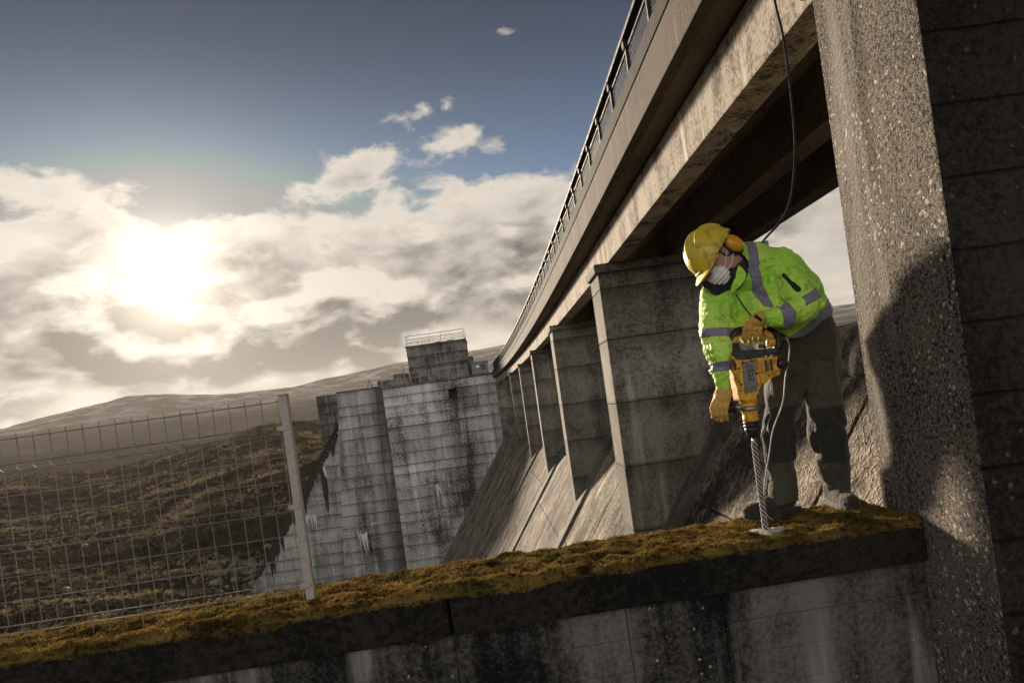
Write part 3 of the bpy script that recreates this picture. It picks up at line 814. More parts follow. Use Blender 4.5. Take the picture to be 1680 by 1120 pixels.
# ------------------------------------------------------------------ foreground wall
WX0, WX1 = -6.5, 1.935
def wf(x): return 3.12 + 0.055 * x
def wb(x): return 3.69 + 0.085 * x
wall = empty('boundary_wall', (-1, 3.4, -1), label='mossy foreground wall with a dark overhanging coping', cat='wall')
def wblock(name, x0, x1, z0, z1, d0, d1, m, bev):
    pts = [(x0, wf(x0) + d0, z0), (x1, wf(x1) + d0, z0), (x1, wb(x1) + d1, z0), (x0, wb(x0) + d1, z0)]
    return prism(name, pts, (0, 0, z1 - z0), m, wall, bev, 2)
for x0, x1 in ((WX0, -2.95), (-2.945, -.343), (-.337, WX1 - .003)):
    wblock('coping_stone', x0 + .002, x1 - .002, -.19, 0, 0, 0, C_COPE, .02)
wblock('core', WX0, WX1 - .01, -5, -.20, .10, -.1, DARK, 0)
zs = [-.196, -.345, -.50, -.655, -.82, -.99, -1.17, -1.6, -2.2, -3.2, -5.0]
xs = [WX0, -4.4, -2.9, -1.55, -.34, .47, .93, WX1 - .004]
for za, zb in zip(zs, zs[1:]):
    for xa, xb in zip(xs, xs[1:]):
        d = random.uniform(-.004, .004) + .055
        wblock('cast_panel', xa + .0015, xb - .0015, zb + .0006, za - .0006, d, -.05, C_WALL, .003)

def moss_h(X, v, W):
    """height of the moss above the coping; v runs 0..1 from front to back"""
    n = fbm(X * 3.2, v * W * 3.2, X * 0 + 3, 3)
    c = fbm(X * 13, v * W * 13, X * 0 + 6, 3)
    f = fbm(X * 45, v * W * 45, X * 0 + 1, 3)
    h = .004 + .020 * np.clip(n - .25, 0, 1) + .040 * np.clip(c - .38, 0, 1) + .016 * f
    edge = np.clip(np.minimum(v, 1 - v) / .05, 0, 1)
    h = h * (.25 + .75 * edge)
    # worn thin round the drilled hole
    hx, hy = HOLE.x, HOLE.y
    yy = wf(X) + v * W
    d = np.hypot(X - hx, (yy - hy) * 1.2)
    h = h * np.clip((d - .03) / .10, .12, 1)
    return h
HOLE = P(1256, 866, 3.40)
def moss_mat():
    m = bpy.data.materials.new('moss'); m.use_nodes = True; nt = m.node_tree; nt.nodes.clear(); g = G(nt)
    p = g.pos()
    n = g.noise(p, 5.0, 5, 0.6, 0.3); f = g.noise(p, 60, 4, 0.7)
    t = g.m('MULTIPLY_ADD', n, 0.6, g.m('MULTIPLY', f, 0.4))
    col = g.mix(g.step(t, 0.36, 0.60), (0.030, 0.018, 0.007), (0.30, 0.195, 0.060))
    col = g.mix(g.step(g.noise(p, 2.2, 4), 0.50, 0.68, 0, .7), col, (0.135, 0.125, 0.032))
    col = g.mix(g.step(g.noise(p, 26, 4), 0.52, 0.68, 0, .85), col, (0.022, 0.014, 0.007))
    col = g.mix(g.step(g.noise(p, 9, 5, .7), 0.66, 0.76, 0, .7), col, (0.20, 0.185, 0.15))
    d = g.node('ShaderNodeBsdfDiffuse', None, {'Color': col}); tr = g.node('ShaderNodeBsdfTranslucent', None, {'Color': col})
    g.L.new(g.bump(f, .6, .01), d.inputs['Normal'])
    mx = g.node('ShaderNodeMixShader', None, {0: 0.35}); g.L.new(d.outputs[0], mx.inputs[1]); g.L.new(tr.outputs[0], mx.inputs[2])
    o = g.node('ShaderNodeOutputMaterial'); g.L.new(mx.outputs[0], o.inputs[0]); return m
def build_moss():
    nx, nv = 900, 66
    xs = np.concatenate([np.linspace(WX0, -2.7, 160), np.linspace(-2.68, WX1 - .004, nx)]); vs = np.linspace(0, 1, nv)
    X, V = np.meshgrid(xs, vs, indexing='ij'); W = wb(X) - wf(X)
    wig = (fbm(X * 14, V * 0, X * 0 + 2, 3) - .5) * .014
    Yv = wf(X) + .004 + V * (W - .008) + wig * np.where(V < .5, 1, -1) * (np.abs(V - .5) * 2) ** 6
    Z = .002 + moss_h(X, V, W)
    Z[:, 0] = -.008; Z[:, -1] = -.008
    v = np.stack([X, Yv, Z], -1).reshape(-1, 3); i, j = np.meshgrid(np.arange(len(xs) - 1), np.arange(nv - 1), indexing='ij'); a = i * nv + j
    q = np.stack([a, a + nv, a + nv + 1, a + 1], -1).reshape(-1, 4)
    mm = moss_mat()
    o = arr('moss', v, q, mm, None, True); tag(o, kind='stuff')
    # fronds
    n = 200000
    X = RNG.uniform(-3.0, WX1 - .02, n); V = RNG.uniform(.0, 1.0, n) ** 1.0; W = wb(X) - wf(X)
    dens = fbm(X * 11, V * W * 11, X * 0 + 6, 2)
    k = dens > RNG.uniform(.3, .6, n); X, V, W = X[k], V[k], W[k]
    Y = wf(X) + V * W; Z = moss_h(X, V, W)
    keep = np.hypot(X - HOLE.x, Y - HOLE.y) > .09; X, Y, Z = X[keep], Y[keep], Z[keep]; n = len(X)
    ang = RNG.uniform(0, 6.28, n); s = RNG.uniform(.004, .013, n); tilt = RNG.uniform(.2, 1.0, n)
    d = np.stack([np.cos(ang), np.sin(ang)], 1)
    c = np.stack([X, Y, Z], 1)
    A = c.copy(); A[:, 0] += -d[:, 1] * s * .28; A[:, 1] += d[:, 0] * s * .28; A[:, 2] -= .002
    B = c.copy(); B[:, 0] -= -d[:, 1] * s * .28; B[:, 1] -= d[:, 0] * s * .28; B[:, 2] -= .002
    T = c.copy(); T[:, 0] += d[:, 0] * s * tilt; T[:, 1] += d[:, 1] * s * tilt; T[:, 2] += s * 1.1
    # strands hanging ragged over the edge of the coping
    m_ = 60000
    Xe = RNG.uniform(-3.0, WX1 - .02, m_); ze = -RNG.random(m_) ** 1.5 * .12
    lim = .008 + .07 * np.clip(fbm(Xe * 6, Xe * 0, Xe * 0 + 4, 4, .6) - .42, 0, 1)
    kk = (-ze < lim); Xe, ze = Xe[kk], ze[kk]; m_ = len(Xe)
    se = RNG.uniform(.004, .012, m_); ae = RNG.uniform(-1, 1, m_); Ye = wf(Xe)
    A2 = np.stack([Xe - se * .35, Ye - .001, ze], 1); B2 = np.stack([Xe + se * .35, Ye - .001, ze], 1)
    T2 = np.stack([Xe + ae * se * .6, Ye - se * RNG.uniform(.3, 1.1, m_), ze - se * RNG.uniform(-.4, 1.0, m_)], 1)
    A, B, T = np.concatenate([A, A2]), np.concatenate([B, B2]), np.concatenate([T, T2]); n = len(A)
    v = np.concatenate([A, B, T]); q = np.stack([np.arange(n), np.arange(n) + n, np.arange(n) + 2 * n], 1)
    o2 = arr('moss_fronds', v, q, mm, None, False); tag(o2, kind='stuff')
build_moss()
DUST = plain('drilling_dust', (0.52, 0.46, 0.40), 0.95, 0, (0.25, 0.2, 0.15), 60, 0.3, 220, 0.6, 0.004)
def build_dust():
    n = 40; vs = [(HOLE.x, HOLE.y, .018)]; fs = []
    rings = 12
    for i in range(1, rings + 1):
        for k in range(n):
            a = 2 * math.pi * k / n; rr = .120 * i / rings * (1 + .30 * math.sin(a * 3 + 1) + .18 * math.sin(a * 7))
            h = .030 * (1 - (i / rings)) ** .8 + .004 * random.random() * (i < rings)
            if i < 3: h -= .014 * (3 - i) / 3
            vs.append((HOLE.x + rr * math.cos(a) * 1.1, HOLE.y + rr * math.sin(a) * .8, .004 + h if i < rings else -.004))
    for k in range(n): fs.append((0, 1 + k, 1 + (k + 1) % n))
    for i in range(rings - 1):
        for k in range(n):
            a = 1 + i * n + k; b = 1 + i * n + (k + 1) % n; fs.append((a, a + n, b + n, b))
    tag(raw('concrete_dust', vs, fs, DUST, None, True), kind='stuff')
    rn = random.Random(4); vs = []; fs = []
    for k in range(420):
        a = rn.random() * 6.28; d = .03 + .20 * rn.random() ** 1.4; s = .002 + .005 * rn.random() ** 2; c = Vector((HOLE.x + d * math.cos(a) * 1.2, HOLE.y + d * math.sin(a) * .7, max(.012, .024 - d * .06)))
        b = len(vs)
        for q in ((1, 0, 0), (-1, 0, 0), (0, 1, 0), (0, -1, 0), (0, 0, 1), (0, 0, -1)): vs.append(c + Vector(q) * s * (.6 + rn.random()))
        for q in ((0, 2, 4), (2, 1, 4), (1, 3, 4), (3, 0, 4), (2, 0, 5), (1, 2, 5), (3, 1, 5), (0, 3, 5)): fs.append([b + i for i in q])
    tag(raw('concrete_crumbs', vs, fs, DUST), kind='stuff')
build_dust()

# ------------------------------------------------------------------ wire fence on the wall
fence = empty('wire_fence', P(512, 985, 3.29), label='galvanised wire mesh fence panel with a square post on the mossy wall', cat='fence')
FY = 3.29
pt, pb = P(459, 650, FY), P(512, 985, FY)
FX = pb.x
def fy(x): return FY + .055 * (x - FX) + .0
post_o = box('post', (FX - .021, FY - .021, .0), (FX + .021, FY + .021, pt.z), POST_M, fence, .004)
box('cap', (FX - .0225, FY - .0225, pt.z + .001), (FX + .0225, FY + .0225, pt.z + .008), POST_M, post_o, .002)
box('base_plate', (FX - .055, FY - .045, .004), (FX + .055, FY + .045, .016), POST_M, post_o, .002)
Ztop = P(459, 650, FY).z - .025
hz = [0, .118, .155, .268, .380, .492, .530, .645, .760, .872, .910, .985]
folds = [(.118, .155), (.492, .530), (.872, .910)]
def foldy(dz):
    for a, b in folds:
        if a - .001 <= dz <= b + .001: return -.0
    return 0
def wire_path():
    pts = [(0, 0, .022), (0, 0, -.105)]
    for a, b in folds:
        pts += [(0, 0, -a), (0, -.032, -(a + b) / 2), (0, 0, -b)]
    pts.append((0, 0, -1.0)); return pts
bm = bmesh.new(); bm_tube(bm, wire_path(), .0023, 5); bmesh.ops.recalc_face_normals(bm, faces=bm.faces)
vwire = bpy.data.meshes.new('vertical_wire'); bm.to_mesh(vwire); bm.free(); vwire.materials.append(GALV)
x = FX - .035; k = 0
while x > -4.1:
    o = bpy.data.objects.new('vertical_wire', vwire); COL.objects.link(o); o.parent = fence
    o.matrix_parent_inverse = Matrix.Translation(fence.location).inverted()
    o.location = (x, fy(x) + random.uniform(-.001, .001), Ztop); o.rotation_euler = (0, random.uniform(-.003, .003), 0); x -= .0762; k += 1
for dz in hz:
    tube('horizontal_wire', [(-4.15, fy(-4.15) - .005, Ztop - dz), (FX - .005, fy(FX) - .005, Ztop - dz)], .0027, GALV, fence, 5)
for dz in (.13, .51, .89):
    box('clip', (FX - .045, FY - .028, Ztop - dz - .012), (FX + .01, FY - .0215, Ztop - dz + .012), POST_M, fence, .002)

# ------------------------------------------------------------------ air
def build_haze():
    m = bpy.data.materials.new('haze'); m.use_nodes = True; nt = m.node_tree; nt.nodes.clear(); g = G(nt)
    v = g.node('ShaderNodeVolumePrincipled', None, {'Color': (0.95, 0.94, 0.92), 'Density': HAZE, 'Anisotropy': 0.3})
    o = g.node('ShaderNodeOutputMaterial'); g.L.new(v.outputs[0], o.inputs['Volume'])
    tag(box('haze', (-2500, -2500, -40), (2500, 2500, 205), m), kind='stuff')
HAZE = 0.00009
build_haze()
# ------------------------------------------------------------------ the worker
def pdir(dx, dy, y=0.0):
    v = Vector((dx * CC - dy * SS, 0, -(dx * SS + dy * CC))).normalized(); v.y = y; return v.normalized()
def fabric(name, col, alt=None, dirt=(0.05, 0.06, 0.02), rough=0.75, damt=0.45, dscale=14.0, bstr=0.35):
    m, g, b = mat(name); p = g.pos()
    n = g.noise(p, dscale, 8, 0.72, 0.4); sp = g.noise(p, 130, 4, 0.7)
    c = col
    if alt: c = g.mix(g.step(g.noise(p, 3.5, 4), .35, .65), col, alt)
    c = g.mix(g.m('MULTIPLY', g.step(n, .66 - .2 * damt, .82 - .16 * damt), g.step(sp, .4, .62, .25, 1.0)), c, dirt)
    g.set(b.inputs['Base Color'], c); b.inputs['Roughness'].default_value = rough; b.inputs['Sheen Weight'].default_value = .15
    b.inputs['Specular IOR Level'].default_value = .35
    rg = g.m('POWER', g.m('SUBTRACT', 1.0, g.m('ABSOLUTE', g.m('MULTIPLY_ADD', g.noise(p, 15, 3, .5, 1.2), 2.0, -1.0))), 5.0)
    h = g.m('MULTIPLY_ADD', rg, -.9, g.noise(p, 34, 6, .62, .8))
    h = g.m('MULTIPLY_ADD', h, 1.0, g.m('MULTIPLY', g.noise(p, 500, 2), .08))
    g.L.new(g.bump(h, bstr, .02), b.inputs['Normal'])
    return m
HIVIS = fabric('hi_vis_fabric', (0.36, 0.72, 0.05), (0.56, 0.82, 0.12), (0.05, 0.085, 0.02), .6, .75, 13, .42)
REFLECT = fabric('reflective_tape', (0.19, 0.175, 0.225), None, (0.10, 0.09, 0.11), .42, .3, 20, .15)
TROUS = fabric('work_trousers', (0.046, 0.045, 0.029), (0.062, 0.060, 0.040), (0.14, 0.125, 0.095), .85, .25, 9)
TROUS_D = fabric('knee_pad_fabric', (0.022, 0.0215, 0.017), None, (0.06, 0.055, 0.04), .8, .3, 9)
GLOVE = fabric('leather_glove', (0.56, 0.33, 0.075), (0.50, 0.27, 0.05), (0.11, 0.055, 0.02), .6, .45, 22)
BLACKF = fabric('black_fleece', (0.012, 0.012, 0.013), None, (0.03, 0.03, 0.03), .9, .2, 20)
BOOTM = fabric('boot_leather', (0.034, 0.025, 0.017), None, (0.055, 0.042, 0.03), .9, .4, 24)
SOLEM = fabric('boot_sole', (0.022, 0.02, 0.018), None, (0.08, 0.07, 0.055), .8, .5, 24)
MASKM = fabric('dust_mask', (0.74, 0.72, 0.70), None, (0.30, 0.28, 0.26), .9, .3, 26)
SKIN = fabric('skin', (0.46, 0.28, 0.21), (0.40, 0.22, 0.16), (0.20, 0.12, 0.09), .55, .3, 30, .12)
HELM = plain('helmet_plastic', (0.60, 0.46, 0.03), .5, 0, (0.25, 0.18, 0.06), 22, .65, 40, .1, .003, .2)
EARY = plain('ear_cup_plastic', (0.60, 0.30, 0.010), .35, 0, (0.2, 0.11, 0.02), 24, .3)
BLKP = plain('black_plastic', (0.013, 0.013, 0.014), .42, 0, (0.06, 0.055, 0.045), 30, .4, 120, .25)
DRY = plain('tool_yellow', (0.68, 0.335, 0.018), .5, 0, (0.13, 0.075, 0.03), 34, .75, 90, .2)
STEEL = plain('tool_steel', (0.30, 0.29, 0.28), .38, .85, (0.10, 0.09, 0.08), 40, .4, 90, .3)
PLATE = plain('tool_plate', (0.17, 0.165, 0.16), .5, .5, (0.06, 0.055, 0.05), 40, .5, 120, .3)
FLUTE_SHADE = plain('flute_shade', (0.035, 0.028, 0.022), .9)  # shade of the bit's grooves, painted as a dark colour
BITM = plain('masonry_bit_steel', (0.42, 0.385, 0.35), .55, .2, (0.22, 0.18, 0.15), 60, .5, 150, .3)

person = empty('person', (1.9, 3.74, 0.0), label='person in a lime jacket and yellow hard hat stooping over a hammer drill', cat='person')

def wrinkle(p, f, amp, sc, seed, band=.04, ax=None):
    """creases: pushes the surface in along thin ridges, only near the surface"""
    k = np.abs(f) < band; x, y, z = p[0][k], p[1][k], p[2][k]
    wx = fbm(x * 7 + seed, y * 7, z * 7, 2) - .5; wz = fbm(x * 7, y * 7 + seed, z * 7 + 3, 2) - .5
    if ax is not None:
        s = (x * ax[0] + y * ax[1] + z * ax[2])
        x2, y2, z2 = (x - ax[0] * s * .45 + wx * .10) * sc, (y - ax[1] * s * .45) * sc, (z - ax[2] * s * .45 + wz * .10) * sc
    else: x2, y2, z2 = (x + wx * .12) * sc, y * sc, (z + wz * .12) * sc
    r = 1 - np.abs(2 * fbm(x2 + seed, y2, z2, 2, .4) - 1)
    r2 = fbm(x2 * .45 + seed, y2 * .45, z2 * .45 + 5, 2) - .5
    g = f.copy(); g[k] = g[k] + amp * np.clip(r - .55, 0, 1) ** 1.2 * 2.6 + amp * 1.6 * r2
    return g

# jacket ------------------------------------------------------------
lo, hi = P(1130, 590, 3.5), P(1370, 385, 3.5)
gj = grid((1.02, 3.20, .60), (1.95, 3.84, 1.76), .0058)
torso = smin(sd_chain(gj, [P(1184, 487, 3.555), P(1222, 520, 3.585), P(1268, 556, 3.62), P(1300, 585, 3.64)], [.100, .118, .125, .12], .04),
             sd_chain(gj, [P(1280, 438, 3.555), P(1310, 480, 3.575), P(1330, 525, 3.60), P(1345, 560, 3.62)], [.112, .125, .112, .11], .04), .10)
torso = smin(torso, sd_cone(gj, P(1236, 452, 3.57), P(1285, 520, 3.61), .13, .14), .06)
torso = smin(torso, sd_chain(gj, [P(1180, 482, 3.55), P(1238, 440, 3.56), P(1282, 434, 3.55)], [.085, .092, .085], .04), .05)
hn = pdir(53, 65); hp = P(1322, 546, 3.6)
hem = (gj[0] - hp.x) * hn.x + (gj[2] - hp.z) * hn.z
torso = np.maximum(np.maximum(torso, hem), P(1262, 561, 3.6).z - gj[2])
ra = [P(1176, 488, 3.515), P(1176, 530, 3.46), P(1179, 572, 3.425), P(1187, 636, 3.415)]
rarm = sd_chain(gj, ra, [.088, .082, .076, .055], .02)
cutp = P(1188, 646, 3.41); cd = pdir(9, 80)
rarm = np.maximum(rarm, (gj[0] - cutp.x) * cd.x + (gj[2] - cutp.z) * cd.z)
la = [P(1287, 442, 3.50), P(1312, 476, 3.42), P(1326, 500, 3.355), P(1296, 514, 3.335), P(1258, 522, 3.36)]
larm = sd_chain(gj, la, [.095, .086, .078, .066, .050], .025)
cutl = P(1250, 524, 3.365); cl = pdir(-40, 7)
larm = np.maximum(larm, (gj[0] - cutl.x) * cl.x + (gj[2] - cutl.z) * cl.z)
torso = wrinkle(gj, wrinkle(gj, torso, .020, 9, 3, ax=hn), .007, 21, 13)
rarm = wrinkle(gj, wrinkle(gj, rarm, .020, 11, 8, ax=(0, 0, 1)), .006, 24, 2)
larm = wrinkle(gj, wrinkle(gj, larm, .020, 12, 5, ax=(.6, .3, -.6)), .006, 24, 7)
jk = smin(smin(torso, rarm, .028), larm, .022)
col_ = sd_chain(gj, [P(1236, 428, 3.57), P(1216, 428, 3.55)], [.098, .088], .02)
jk = smin(jk, col_, .03)
neckhole = sd_chain(gj, [P(1206, 440, 3.53), P(1170, 462, 3.44)], [.083, .075], .02)
jk = np.maximum(jk, -neckhole)
jacket = nets('jacket', gj, jk, HIVIS, person)
def polydist(g_, pts):
    r = None
    for a, b in zip(pts, pts[1:]):
        dx, dz = b.x - a.x, b.z - a.z; L = dx * dx + dz * dz
        t = np.clip(((g_[0] - a.x) * dx + (g_[2] - a.z) * dz) / L, 0, 1)
        d = np.hypot(g_[0] - a.x - t * dx, g_[2] - a.z - t * dz); r = d if r is None else np.minimum(r, d)
    return r
shell = np.maximum(jk - .0045, -(jk + .012))
def stripe(reg): 
    f = np.maximum(shell, reg)
    k = np.argwhere(f < .02); a, b = np.maximum(k.min(0) - 2, 0), k.max(0) + 3
    sl = tuple(slice(i, j) for i, j in zip(a, b))
    return nets('reflective_stripe', [q[sl] for q in gj], f[sl], REFLECT, jacket)
far_r = sd_chain(gj, ra, [.11] * 4, .01); far_l = sd_chain(gj, la, [.115] * 5, .01)
def band(c, d, w): return np.abs((gj[0] - c.x) * d.x + (gj[2] - c.z) * d.z) - w
stripe(np.maximum(np.maximum(band(P(1175, 546, 3.44), pdir(2, 50), .023), far_r), torso * -1 + .0 if False else far_r))
stripe(np.maximum(band(P(1182, 601, 3.42), pdir(9, 80), .025), far_r))
front = gj[1] - 3.56
stripe(np.maximum(np.maximum(polydist(gj, [P(1232, 398, 3.5), P(1236, 440, 3.46), P(1247, 472, 3.45), P(1268, 500, 3.44)]) - .027, front - .06), -far_l + .022))
stripe(np.maximum(np.maximum(polydist(gj, [P(1174, 472, 3.46), P(1185, 497, 3.45), P(1203, 522, 3.46), P(1216, 546, 3.48)]) - .026, front), np.maximum(-far_r + .03, -far_l + .02)))
waist = [P(1360, 490, 3.6), P(1345, 512, 3.6), P(1318, 540, 3.6), P(1290, 560, 3.6), P(1262, 574, 3.6)]
stripe(np.maximum(np.maximum(polydist(gj, waist) - .028, -far_l + .018), -far_r))
stripe(np.maximum(np.maximum(band(P(1322, 490, 3.38), pdir(34, 58), .024), far_l), np.maximum(-(gj[0] - P(1302, 480, 3.4).x), gj[1] - 3.44)))
stripe(np.maximum(np.maximum(band(P(1286, 511, 3.33), pdir(-40, 12), .027), far_l), gj[1] - 3.42))
tabf = np.maximum(np.maximum(jk - .006, -(jk + .01)), np.maximum(polydist(gj, [P(1284, 452, 3.42), P(1294, 468, 3.42), P(1304, 478, 3.40)]) - .010, gj[1] - 3.50))
k = np.argwhere(tabf < .02); a, b = k.min(0) - 2, k.max(0) + 3; sl = tuple(slice(i, j) for i, j in zip(a, b))
nets('sleeve_tab', [q[sl] for q in gj], tabf[sl], BLACKF, jacket)
# turned collar flap
cf = [(1209, 432, 3.45), (1219, 440, 3.425), (1225, 449, 3.415), (1222, 460, 3.41), (1213, 471, 3.415), (1198, 483, 3.42), (1200, 470, 3.42), (1206, 456, 3.43), (1208, 444, 3.44)]
prism('collar_flap', [P(*q) for q in cf], (.002, .010, 0), HIVIS, jacket, .003)
# front zip placket
tube('placket_seam', smooth_path([P(1207, 482, 3.425), P(1222, 505, 3.438), P(1243, 530, 3.46), P(1270, 560, 3.485)]), .004, TROUS, jacket, 6)
del torso, rarm, larm, col_, shell

# trousers -----------------------------------------------------------
gt = grid((1.22, 3.44, .06), (2.02, 3.92, 1.22), .0058)
tr = sd_chain(gt, [P(1296, 560, 3.65), P(1285, 640, 3.70), P(1275, 705, 3.71), P(1279, 760, 3.735), P(1280, 822, 3.745)], [.112, .100, .086, .080, .090], .03)
tl = sd_chain(gt, [P(1345, 560, 3.64), P(1348, 640, 3.655), P(1357, 705, 3.655), P(1366, 760, 3.70), P(1374, 806, 3.735)], [.115, .101, .100, .091, .074], .03)
pel = sd_cone(gt, P(1320, 552, 3.65), P(1328, 535, 3.63), .125, .12)
tr, tl = wrinkle(gt, tr, .020, 10, 4, ax=(0, 0, 1)), wrinkle(gt, tl, .020, 10, 9, ax=(0, 0, 1))
legs = smin(smin(tr, tl, .025), pel, .05)
legs = np.maximum(legs, .085 + .02 * np.sin(gt[0] * 30) * .3 - gt[2])
legs = np.maximum(legs, ((gt[0] - hp.x) * -hn.x + (gt[2] - hp.z) * -hn.z) - .05)
trousers = nets('trousers', gt, legs, TROUS, person)
def patch(nm, reg, m):
    f = np.maximum(np.maximum(legs - .004, -(legs + .012)), reg)
    k = np.argwhere(f < .02); a, b = np.maximum(k.min(0) - 2, 0), k.max(0) + 3
    sl = tuple(slice(i, j) for i, j in zip(a, b)); return nets(nm, [q[sl] for q in gt], f[sl], m, trousers)
for px, py, yy in ((1357, 712, 3.66), (1274, 712, 3.71)):
    c = P(px, py, yy)
    patch('knee_patch', np.maximum(np.maximum(np.abs(gt[2] - c.z) - .15, np.abs(gt[0] - c.x) - .13), gt[1] - (yy + .02)), TROUS_D)
c = P(1340, 600, 3.6)
patch('thigh_pocket', np.maximum(np.maximum(np.abs(gt[2] - P(1366, 600, 3.6).z) - .075, np.abs(gt[0] - P(1372, 600, 3.6).x) - .045), gt[1] - 3.72), TROUS)
del gt, tr, tl, legs

# boots ---------------------------------------------------------------
def boot(heel, fwd):
    f = Vector((fwd[0], fwd[1], 0)).normalized(); s = Vector((-f.y, f.x, 0)); u = Vector((0, 0, 1))
    h = Vector(heel)
    lo_ = (h.x - .36, h.y - .36, h.z - .02); hi_ = (h.x + .36, h.y + .36, h.z + .28)
    g_ = grid(lo_, hi_, .0055); q = local(g_, h, (f, s, u))       # q: forward from the heel, side, up
    up = sd_cone(q, (.02, 0, .10), (.03, 0, .22), .055, .058)
    v = sd_cone(q, (.03, 0, .07), (.13, 0, .055), .054, .050)
    v = smin(v, sd_ell([q[0] - .205, q[1], q[2] - .045], (.075, .050, .042)), .03)
    v = smin(v, up, .03)
    lace = .0035 * np.clip(np.sin(q[0] * 190 + q[2] * 120), 0, 1) * (q[0] > .05) * (q[0] < .17) * (q[2] > .06) * (np.abs(q[1]) < .03)
    v = np.maximum(v - lace, .018 - q[2])
    v = wrinkle([q[0] + h.x, q[1] + h.y, q[2]], v, .0015, 18, 2)
    v = np.maximum(v, q[2] - .24)
    o = nets('boot', g_, v, BOOTM, person)
    w = .046 + .008 * np.sin((q[0] - .02) * 12)
    sole = np.maximum(np.maximum(np.abs(q[1]) - w, np.abs(q[0] - .115) - .165), np.abs(q[2] - .016) - .016)
    e = np.hypot(np.maximum(q[0] - .19, 0) / .09, q[1] / .052) - 1
    sole = np.maximum(sole, np.where(q[0] > .19, e * .05, -1)); e2 = np.hypot(np.minimum(q[0] - .0, 0) / .05, q[1] / .052) - 1
    sole = np.maximum(sole, np.where(q[0] < 0, e2 * .05, -1))
    sole = np.maximum(sole, -(np.sin(q[0] * 210) * .01 - .006 + q[2] * .8) if False else sole)
    nets('sole', g_, sole, SOLEM, o)
hA = P(1291, 830, 3.725); boot((hA.x + .03, 3.745, .022), (-1, -.13))
hB = P(1376, 830, 3.72); boot((hB.x + .015, 3.79, .024), (-.10, -1))

# head ------------------------------------------------------------------
HC = P(1175, 423, 3.50)
F = Vector((-.61, -.40, -.68)).normalized(); U = Vector((-.747, .05, .665)); U = (U - F * U.dot(F)).normalized(); S = F.cross(U)
if S.y > 0: S = -S
AX = (F, S, U)
def hp_(f, s, u): return HC + F * f + S * s + U * u
gh = grid(HC - Vector((.22, .18, .20)), HC + Vector((.26, .18, .18)), .0034)
q = local(gh, HC, AX)
hd = sd_ell([q[0], q[1], q[2]], (.098, .077, .108))
hd = smin(hd, sd_ell([q[0] - .035, q[1], q[2] + .062], (.062, .056, .058)), .03)
for sg in (-1, 1):
    hd = smin(hd, sd_ell([q[0] - .078, q[1] - sg * .036, q[2] + .018], (.022, .024, .022)), .02)      # cheekbones
    hd = np.maximum(hd, -(sd_ell([q[0] - .105, q[1] - sg * .033, q[2] - .012], (.020, .020, .013))))     # eye sockets
    hd = smin(hd, sd_ell([q[0] - .087, q[1] - sg * .032, q[2] - .011], (.013, .014, .010)), .004)        # eyelids
    hd = smin(hd, sd_ell([q[0] + .005, q[1] - sg * .080, q[2] + .006], (.018, .010, .030)), .006)         # ears
hd = smin(hd, sd_cone(q, (.094, 0, .034), (.095, 0, .034), .014, .014), .01)
hd = smin(hd, sd_cone(q, (.093, 0, .022), (.118, 0, -.018), .010, .016), .012)                             # nose
hd = smin(hd, sd_cone(q, (.088, .04, .033), (.094, -.04, .033), .009, .009), .010)                        # brow
nk = sd_chain(gh, [hp_(-.02, 0, -.06), P(1212, 442, 3.55), P(1232, 462, 3.58)], [.058, .060, .075], .02)
body = nets('body', gh, smin(hd, nk, .03), SKIN, person)
for sg in (-1, 1):
    tube('eyebrow', smooth_path([hp_(.104, sg * .014, .030), hp_(.102, sg * .034, .036), hp_(.090, sg * .054, .028)], 4), [.003] * 4 + [.004] * 4 + [.002], BLACKF, body, 5)
    tube('eyelashes', smooth_path([hp_(.0985, sg * .020, .010), hp_(.1005, sg * .033, .008), hp_(.094, sg * .046, .011)], 4), .0016, BLACKF, body, 5)
# close cropped hair under the hat
hairf = np.maximum(sd_ell([q[0] + .010, q[1], q[2] - .004], (.100, .082, .108)), np.maximum(q[0] - .030, -(q[2] + .06)))
hairf = np.maximum(hairf, -(sd_ell([q[0] + .005, q[1] - .080, q[2] + .006], (.024, .03, .034))))
nets('hair', gh, hairf + .001 * np.sin(gh[0] * 900) * np.sin(gh[2] * 800), fabric('dark_hair', (.03, .022, .016), None, (.06, .05, .04), .7, .3), person)
# neck warmer
nw = sd_chain(gh, [P(1222, 446, 3.56), P(1201, 448, 3.52), P(1190, 452, 3.48)], [.084, .076, .066], .02)
nw = smin(nw, sd_chain(gh, [P(1203, 462, 3.49), P(1178, 470, 3.47), P(1158, 466, 3.475)], [.052, .040, .022], .02), .02)
nw = np.maximum(wrinkle(gh, nw, .006, 20, 3), -sd_ell([q[0] - .035, q[1], q[2] + .045], (.075, .066, .060)))
nets('neck_warmer', gh, nw, BLACKF, person)
# hard hat
gq = grid(HC - Vector((.30, .22, .22)), HC + Vector((.20, .20, .30)), .0036); q = local(gq, HC + U * .040 - F * .014, AX)
R3 = (.146, .120, .128)
dome = sd_ell(q, R3); dome = np.maximum(dome, -(dome + .010)); dome = np.maximum(dome, -q[2] - .012)
ridge = sd_ell([q[0], q[1], q[2] - .004], (.140, .034, .138)); dome = np.minimum(dome, np.maximum(np.maximum(ridge, -sd_ell(q, (.13, .104, .112))), np.maximum(-q[2] + .02, q[0] - .115)))
for sg in (-1, 1):
    rr = sd_ell([q[0] + .01, q[1] - sg * .064, q[2]], (.120, .016, .126)); dome = smin(dome, np.maximum(np.maximum(rr, -sd_ell(q, (.13, .104, .112))), -q[2] + .035), .006)
er = np.hypot(q[0] / .152, q[1] / .126)
rim = np.maximum(np.abs(q[2] + .010) - .0085, np.maximum((er - 1.0) * .126, (.90 - er) * .126))
peak_r = np.hypot((q[0] - .095) / .112, q[1] / .100)
